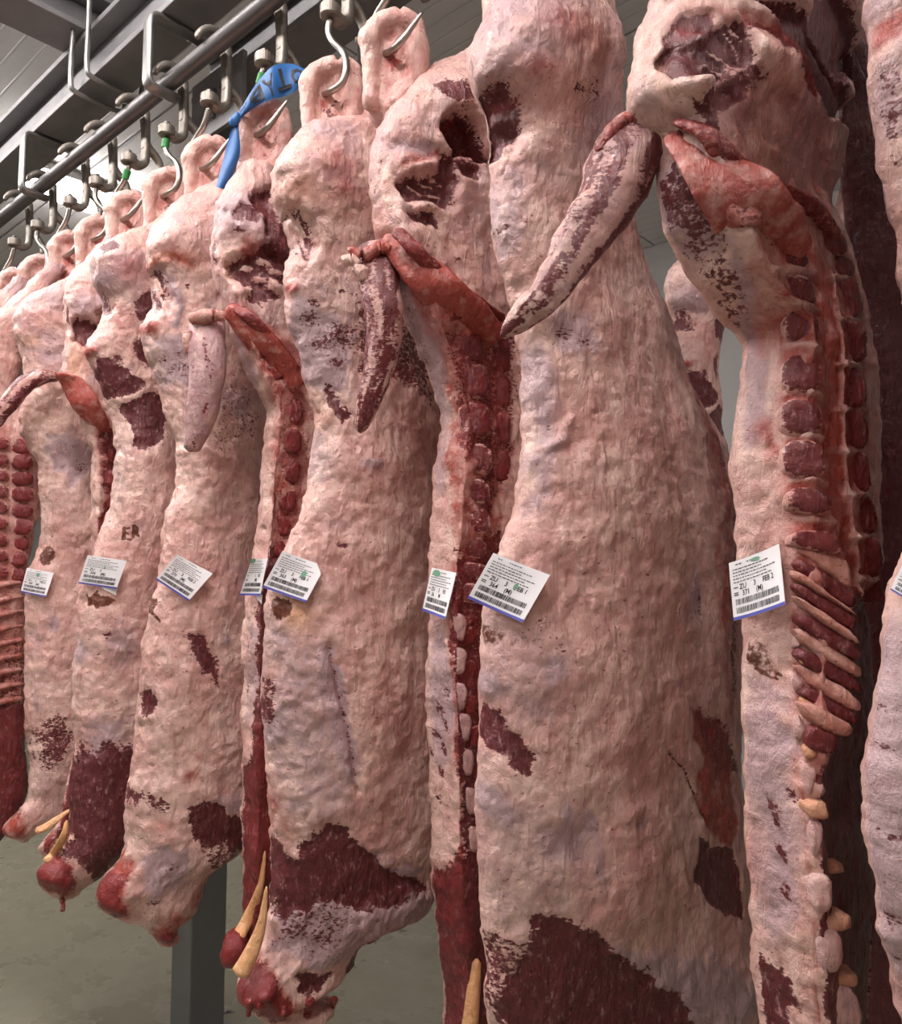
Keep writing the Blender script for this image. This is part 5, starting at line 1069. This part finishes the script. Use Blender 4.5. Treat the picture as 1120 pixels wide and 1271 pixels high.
# ------------------------------------------------------------------ labels
def text_mesh(s):
    cu = bpy.data.curves.new('t', 'FONT'); cu.body = s; cu.size = 1.0; cu.offset = 0.018; cu.resolution_u = 2
    o = bpy.data.objects.new('t', cu); COL.objects.link(o)
    dg = bpy.context.evaluated_depsgraph_get(); me = bpy.data.meshes.new_from_object(o.evaluated_get(dg))
    V = np.array([v.co[:2] for v in me.vertices]); F = [tuple(p.vertices) for p in me.polygons]
    bpy.data.objects.remove(o); bpy.data.curves.remove(cu); bpy.data.meshes.remove(me)
    return V, F
TXT = {}
def txt(s):
    if s not in TXT: TXT[s] = text_mesh(s)
    return TXT[s]
def paper(side, name, corners, label, rows, dot=None, seed=0, cut=0.0, lift=.007, curl=.004, print_=True, group='printed labels pinned to the beef sides'):
    c = np.mean(corners, axis=0); P, nrm = side.hit3(*c)
    n = nrm if nrm @ (P - CAM) < 0 else -nrm
    v = (CAM - P) / np.linalg.norm(CAM - P); n = n * .55 + v * .45; n /= np.linalg.norm(n)
    # pull the sheet out until it clears the flesh at its corners and middle
    def on_plane(q, off):
        d = ray(*q); return CAM + d * (np.dot(P + n * off - CAM, n) / np.dot(d, n))
    need = 0.0
    for i in np.linspace(.04, .96, 7):
        for j in np.linspace(.04, .96, 7):
            a = np.array(corners[0]) * (1 - i) + np.array(corners[1]) * i; b = np.array(corners[3]) * (1 - i) + np.array(corners[2]) * i; qq = a * (1 - j) + b * j
            d = ray(*qq); h = side.bvh.ray_cast(Vector(CAM), Vector(d).normalized())
            if h[0] is not None: need = max(need, float(np.dot(np.array(h[0]) - P, n)))
    need = min(need, .035)
    cs = [on_plane(q, need + lift) for q in corners]
    o = empty(name, np.mean(cs, axis=0), label, 'label', group); O = np.array(o.location)
    def M(x, y, off=0.0):
        a = cs[0] * (1 - x) + cs[1] * x; b = cs[3] * (1 - x) + cs[2] * x
        return a * (1 - y) + b * y + n * (off + curl * (4 * (x - .5) ** 2 + math.sin(3 * x + seed + 2 * y) * .5)) - O
    N = 16; xm = lambda y: 1 - max(0.0, cut - y) * .9
    V = [M(i / N * xm(j / N), j / N) for j in range(N + 1) for i in range(N + 1)]; V += [M(i / N * xm(j / N), j / N, -.0006) for j in range(N + 1) for i in range(N + 1)]
    m = N + 1; keep = lambda i, j: True
    F = [(j * m + i, (j + 1) * m + i, (j + 1) * m + i + 1, j * m + i + 1) for j in range(N) for i in range(N) if keep(i, j)]
    F += [tuple(m * m + k for k in reversed(f)) for f in F]
    link('sheet', pydata('sheet', V, F), PAPER, o)
    def quads(nm, rects, mat, off):
        V, F = [], []
        for x0, y0, x1, y1 in rects:
            st = max(1, int(abs(x1 - x0) * 10)); b0 = len(V)
            for k in range(st + 1):
                x = x0 + (x1 - x0) * k / st; V += [M(x, y0, off), M(x, y1, off)]
            F += [(b0 + 2 * k, b0 + 2 * k + 1, b0 + 2 * k + 3, b0 + 2 * k + 2) for k in range(st)]
        return link(nm, pydata(nm, V, F), mat, o)
    if print_:
        quads('blue_edge', [(0, .945, 1, 1.0)], BLUEINK, .0006)
        rnd = random.Random(seed); bars = []
        for y0, y1 in ((.655, .755), (.80, .90)):
            x = .07
            while x < .90:
                w_ = rnd.choice((.006, .009, .015)); bars.append((x, y0, x + w_, y1)); x += w_ + rnd.choice((.005, .008, .012))
        quads('barcode', bars, INKM, .0006)
        fine = []
        for k, y in enumerate((.06, .14, .195, .25, .305, .36)):
            x = .12 if k == 0 else .06; e = (.55, .75, .6, .82, .7, .8)[k]
            while x < e:
                w_ = rnd.uniform(.02, .07); 
                if not (k == 0 and .2 < x < .32): fine.append((x, y, x + w_, y + .016))
                x += w_ + .014
        for y in (.45, .54, .575): fine.append((.05, y, .13, y + .016))
        quads('fine_print', fine, INKM, .0006)
        Vt, Ft = [], []
        for s_, x, y, hgt in rows:
            v2, f2 = txt(s_); b0 = len(Vt)
            for a, b in v2: Vt.append(M(x + a * hgt * .95, y - b * hgt * 1.25, .0007))
            Ft += [tuple(b0 + i for i in f) for f in f2]
        if Vt: link('printed_text', pydata('printed_text', Vt, Ft, False), INKM, o)
    if dot:
        x, y, rx, ry = dot; V = [M(x, y, .0009)] + [M(x + rx * math.cos(a), y + ry * math.sin(a), .0009) for a in np.linspace(0, 2 * math.pi, 17)[:-1]]
        link('green_ink_dot', pydata('green_ink_dot', V, [(0, 1 + (k + 1) % 16, 1 + k) for k in range(16)], False), GRNDOT, o)
    return o
def std(a, b, c, num, mark='(M)'):
    return [r for r in ((a, .16, .50, .10), (b, .42, .50, .10), (c, .60, .50, .10), (num, .20, .615, .10), (mark, .46, .615, .10)) if r[0]]
paper(H, 'paper_label', [(613, 687), (683, 714), (649, 773), (581, 743)], 'large tilted white label numbered 364 on the central outer side', std('ZU', '3', 'FEB 1', '364'), (.60, .44, .035, .07), 1)
paper(I, 'paper_label', [(907, 700), (968, 675), (977, 751), (912, 771)], 'white label numbered 371 on the back strip of the spine side at right', std('ZU', '3', 'FEB 2', '371'), (.50, .08, .09, .03), 2, lift=.005)
paper(Fs, 'paper_label', [(351, 684), (404, 703), (380, 748), (326, 729)], 'white label numbered 363 with one corner clipped off', std('ZU', '3', 'FEB 1', '363'), (.66, .36, .055, .085), 3, cut=.22)
paper(D, 'paper_label', [(220, 688), (264, 712), (234, 746), (193, 719)], 'strongly tilted white label numbered 370, third from the left', std('ZU', '3', 'FEB 2', '370'), None, 4)
paper(C, 'paper_label', [(109, 689), (158, 696), (145, 731), (98, 724)], 'white label numbered 366 with a second slip under it', std('ZU', '3', '', '366'), (.52, .34, .02, .06), 5)
paper(C, 'paper_slip', [(124, 727), (146, 730), (144, 739), (130, 732)], 'small white slip sticking out under the label numbered 366', [], None, 6, print_=False, lift=.003, curl=.001, group=None)
paper(Bs, 'paper_label', [(34, 705), (67, 711), (57, 741), (26, 735)], 'smallest white label, nearest the left edge, numbered 368', std('ZU', '3', 'FEB 2', '368'), (.46, .2, .06, .08), 7)
paper(G, 'paper_label', [(538, 705), (567, 711), (554, 769), (525, 758)], 'narrow white label with green dot left of the central label', std('ZU', '3', 'FB1', '36', 'M'), (.22, .10, .14, .075), 8)
paper(E, 'paper_label', [(314, 694), (333, 693), (325, 739), (298, 739)], 'narrow folded white label touching the label numbered 363', std('', '1', 'FB1', '', '(M)'), (.10, .05, .14, .07), 9)
paper(E, 'paper_slip', [(316, 738), (326, 738), (325, 750), (321, 745)], 'tiny white slip sticking out under the narrow folded label', [], None, 10, print_=False, lift=.003, curl=.001, group=None)
paper(J, 'paper_label', [(1122, 698), (1185, 722), (1165, 768), (1106, 733)], 'white label cut off by the right edge of the photo', std('ZU', '3', 'FEB 2', '372'), None, 11)

# ------------------------------------------------------------------ blue strap with lettering
st_ = empty('blue_strap', at(310, 130, E.t - .06), 'wide blue plastic strap with black letters knotted at a hock end', 'strap'); SO = np.array(st_.location)
tb = E.t - .03
top = catmull([(*p, 0) for p in [(289, 150), (300, 133), (314, 110), (328, 92), (341, 81), (362, 79), (383, 88)]], 40)[:, :2]
bot = catmull([(*p, 0) for p in [(292, 154), (306, 141), (322, 130), (338, 123), (352, 120), (368, 112), (378, 98)]], 40)[:, :2]
dep = np.interp(np.linspace(0, 1, 40), [0, .2, .6, 1], [0.0, -.03, -.02, .02])
def Sm(u, v, off=0):
    k = u * 39; i = min(int(k), 38); f = k - i
    a = top[i] * (1 - f) + top[i + 1] * f; b = bot[i] * (1 - f) + bot[i + 1] * f; p = a * (1 - v) + b * v
    return at(p[0], p[1], tb + dep[i] * (1 - f) + dep[i + 1] * f +     .007 * (v - .5) ** 2 * 4 + .004 * math.sin(u * 17 + v * 3) - off) - SO
def sheet_grid(fn, nu, nv, th=.0012):
    V = [fn(i / nu, j / nv) for j in range(nv + 1) for i in range(nu + 1)]; m = nu + 1
    V += [fn(i / nu, j / nv, -th) for j in range(nv + 1) for i in range(nu + 1)]
    F = [(j * m + i, j * m + i + 1, (j + 1) * m + i + 1, (j + 1) * m + i) for j in range(nv) for i in range(nu)]; k = m * (nv + 1)
    return V, F + [tuple(k + q_ for q_ in reversed(f)) for f in F]
V, F = sheet_grid(Sm, 40, 10); link('loop', pydata('loop', V, F), BLUE, st_)
tl = catmull([(*p, 0) for p in [(289, 148), (286, 163), (280, 187), (274, 210), (268, 232)]], 30)[:, :2]
tr = catmull([(*p, 0) for p in [(296, 150), (297, 165), (298, 190), (292, 210), (281, 236)]], 30)[:, :2]
def Sd(u, v, off=0):
    k = v * 29; i = min(int(k), 28); f = k - i; a = tl[i] * (1 - f) + tl[i + 1] * f; b = tr[i] * (1 - f) + tr[i + 1] * f; p = a * (1 - u) + b * u
    return at(p[0], p[1], tb - .035 + .008 * math.sin(u * 5 + v * 3) - off) - SO
V, F = sheet_grid(Sd, 8, 30); link('hanging_end', pydata('hanging_end', V, F), BLUE, st_)
V, F = sweep(catmull([at(288, 156, tb - .04), at(291, 150, tb - .045), at(296, 143, tb - .04)], 12), [.008, .010, .012, .013, .014, .014, .014, .014, .013, .012, .010, .008], [.012] * 12, np.array([1.0, 0, 0]), 12)
link('knot', pydata('knot', V - SO, F), BLUE, st_)
Vt, Ft = [], []
for s_, u, hh in (('O', .97, .56), ('T', .79, .58), ('A', .61, .6), ('B', .42, .6), ('L', .23, .55)):
    v2, f2 = txt(s_); b0 = len(Vt); wd_ = v2[:, 0].max(); x0 = v2[:, 0].min()
    for a, b in v2: Vt.append(Sm(u - (a - x0) / (wd_ - x0) *   .165, .16 + b / .72 * hh * 1.15, .0022))
    Ft += [tuple(b0 + i for i in f) for f in f2]
link('lettering', pydata('lettering', Vt, Ft, False), INKM, st_)
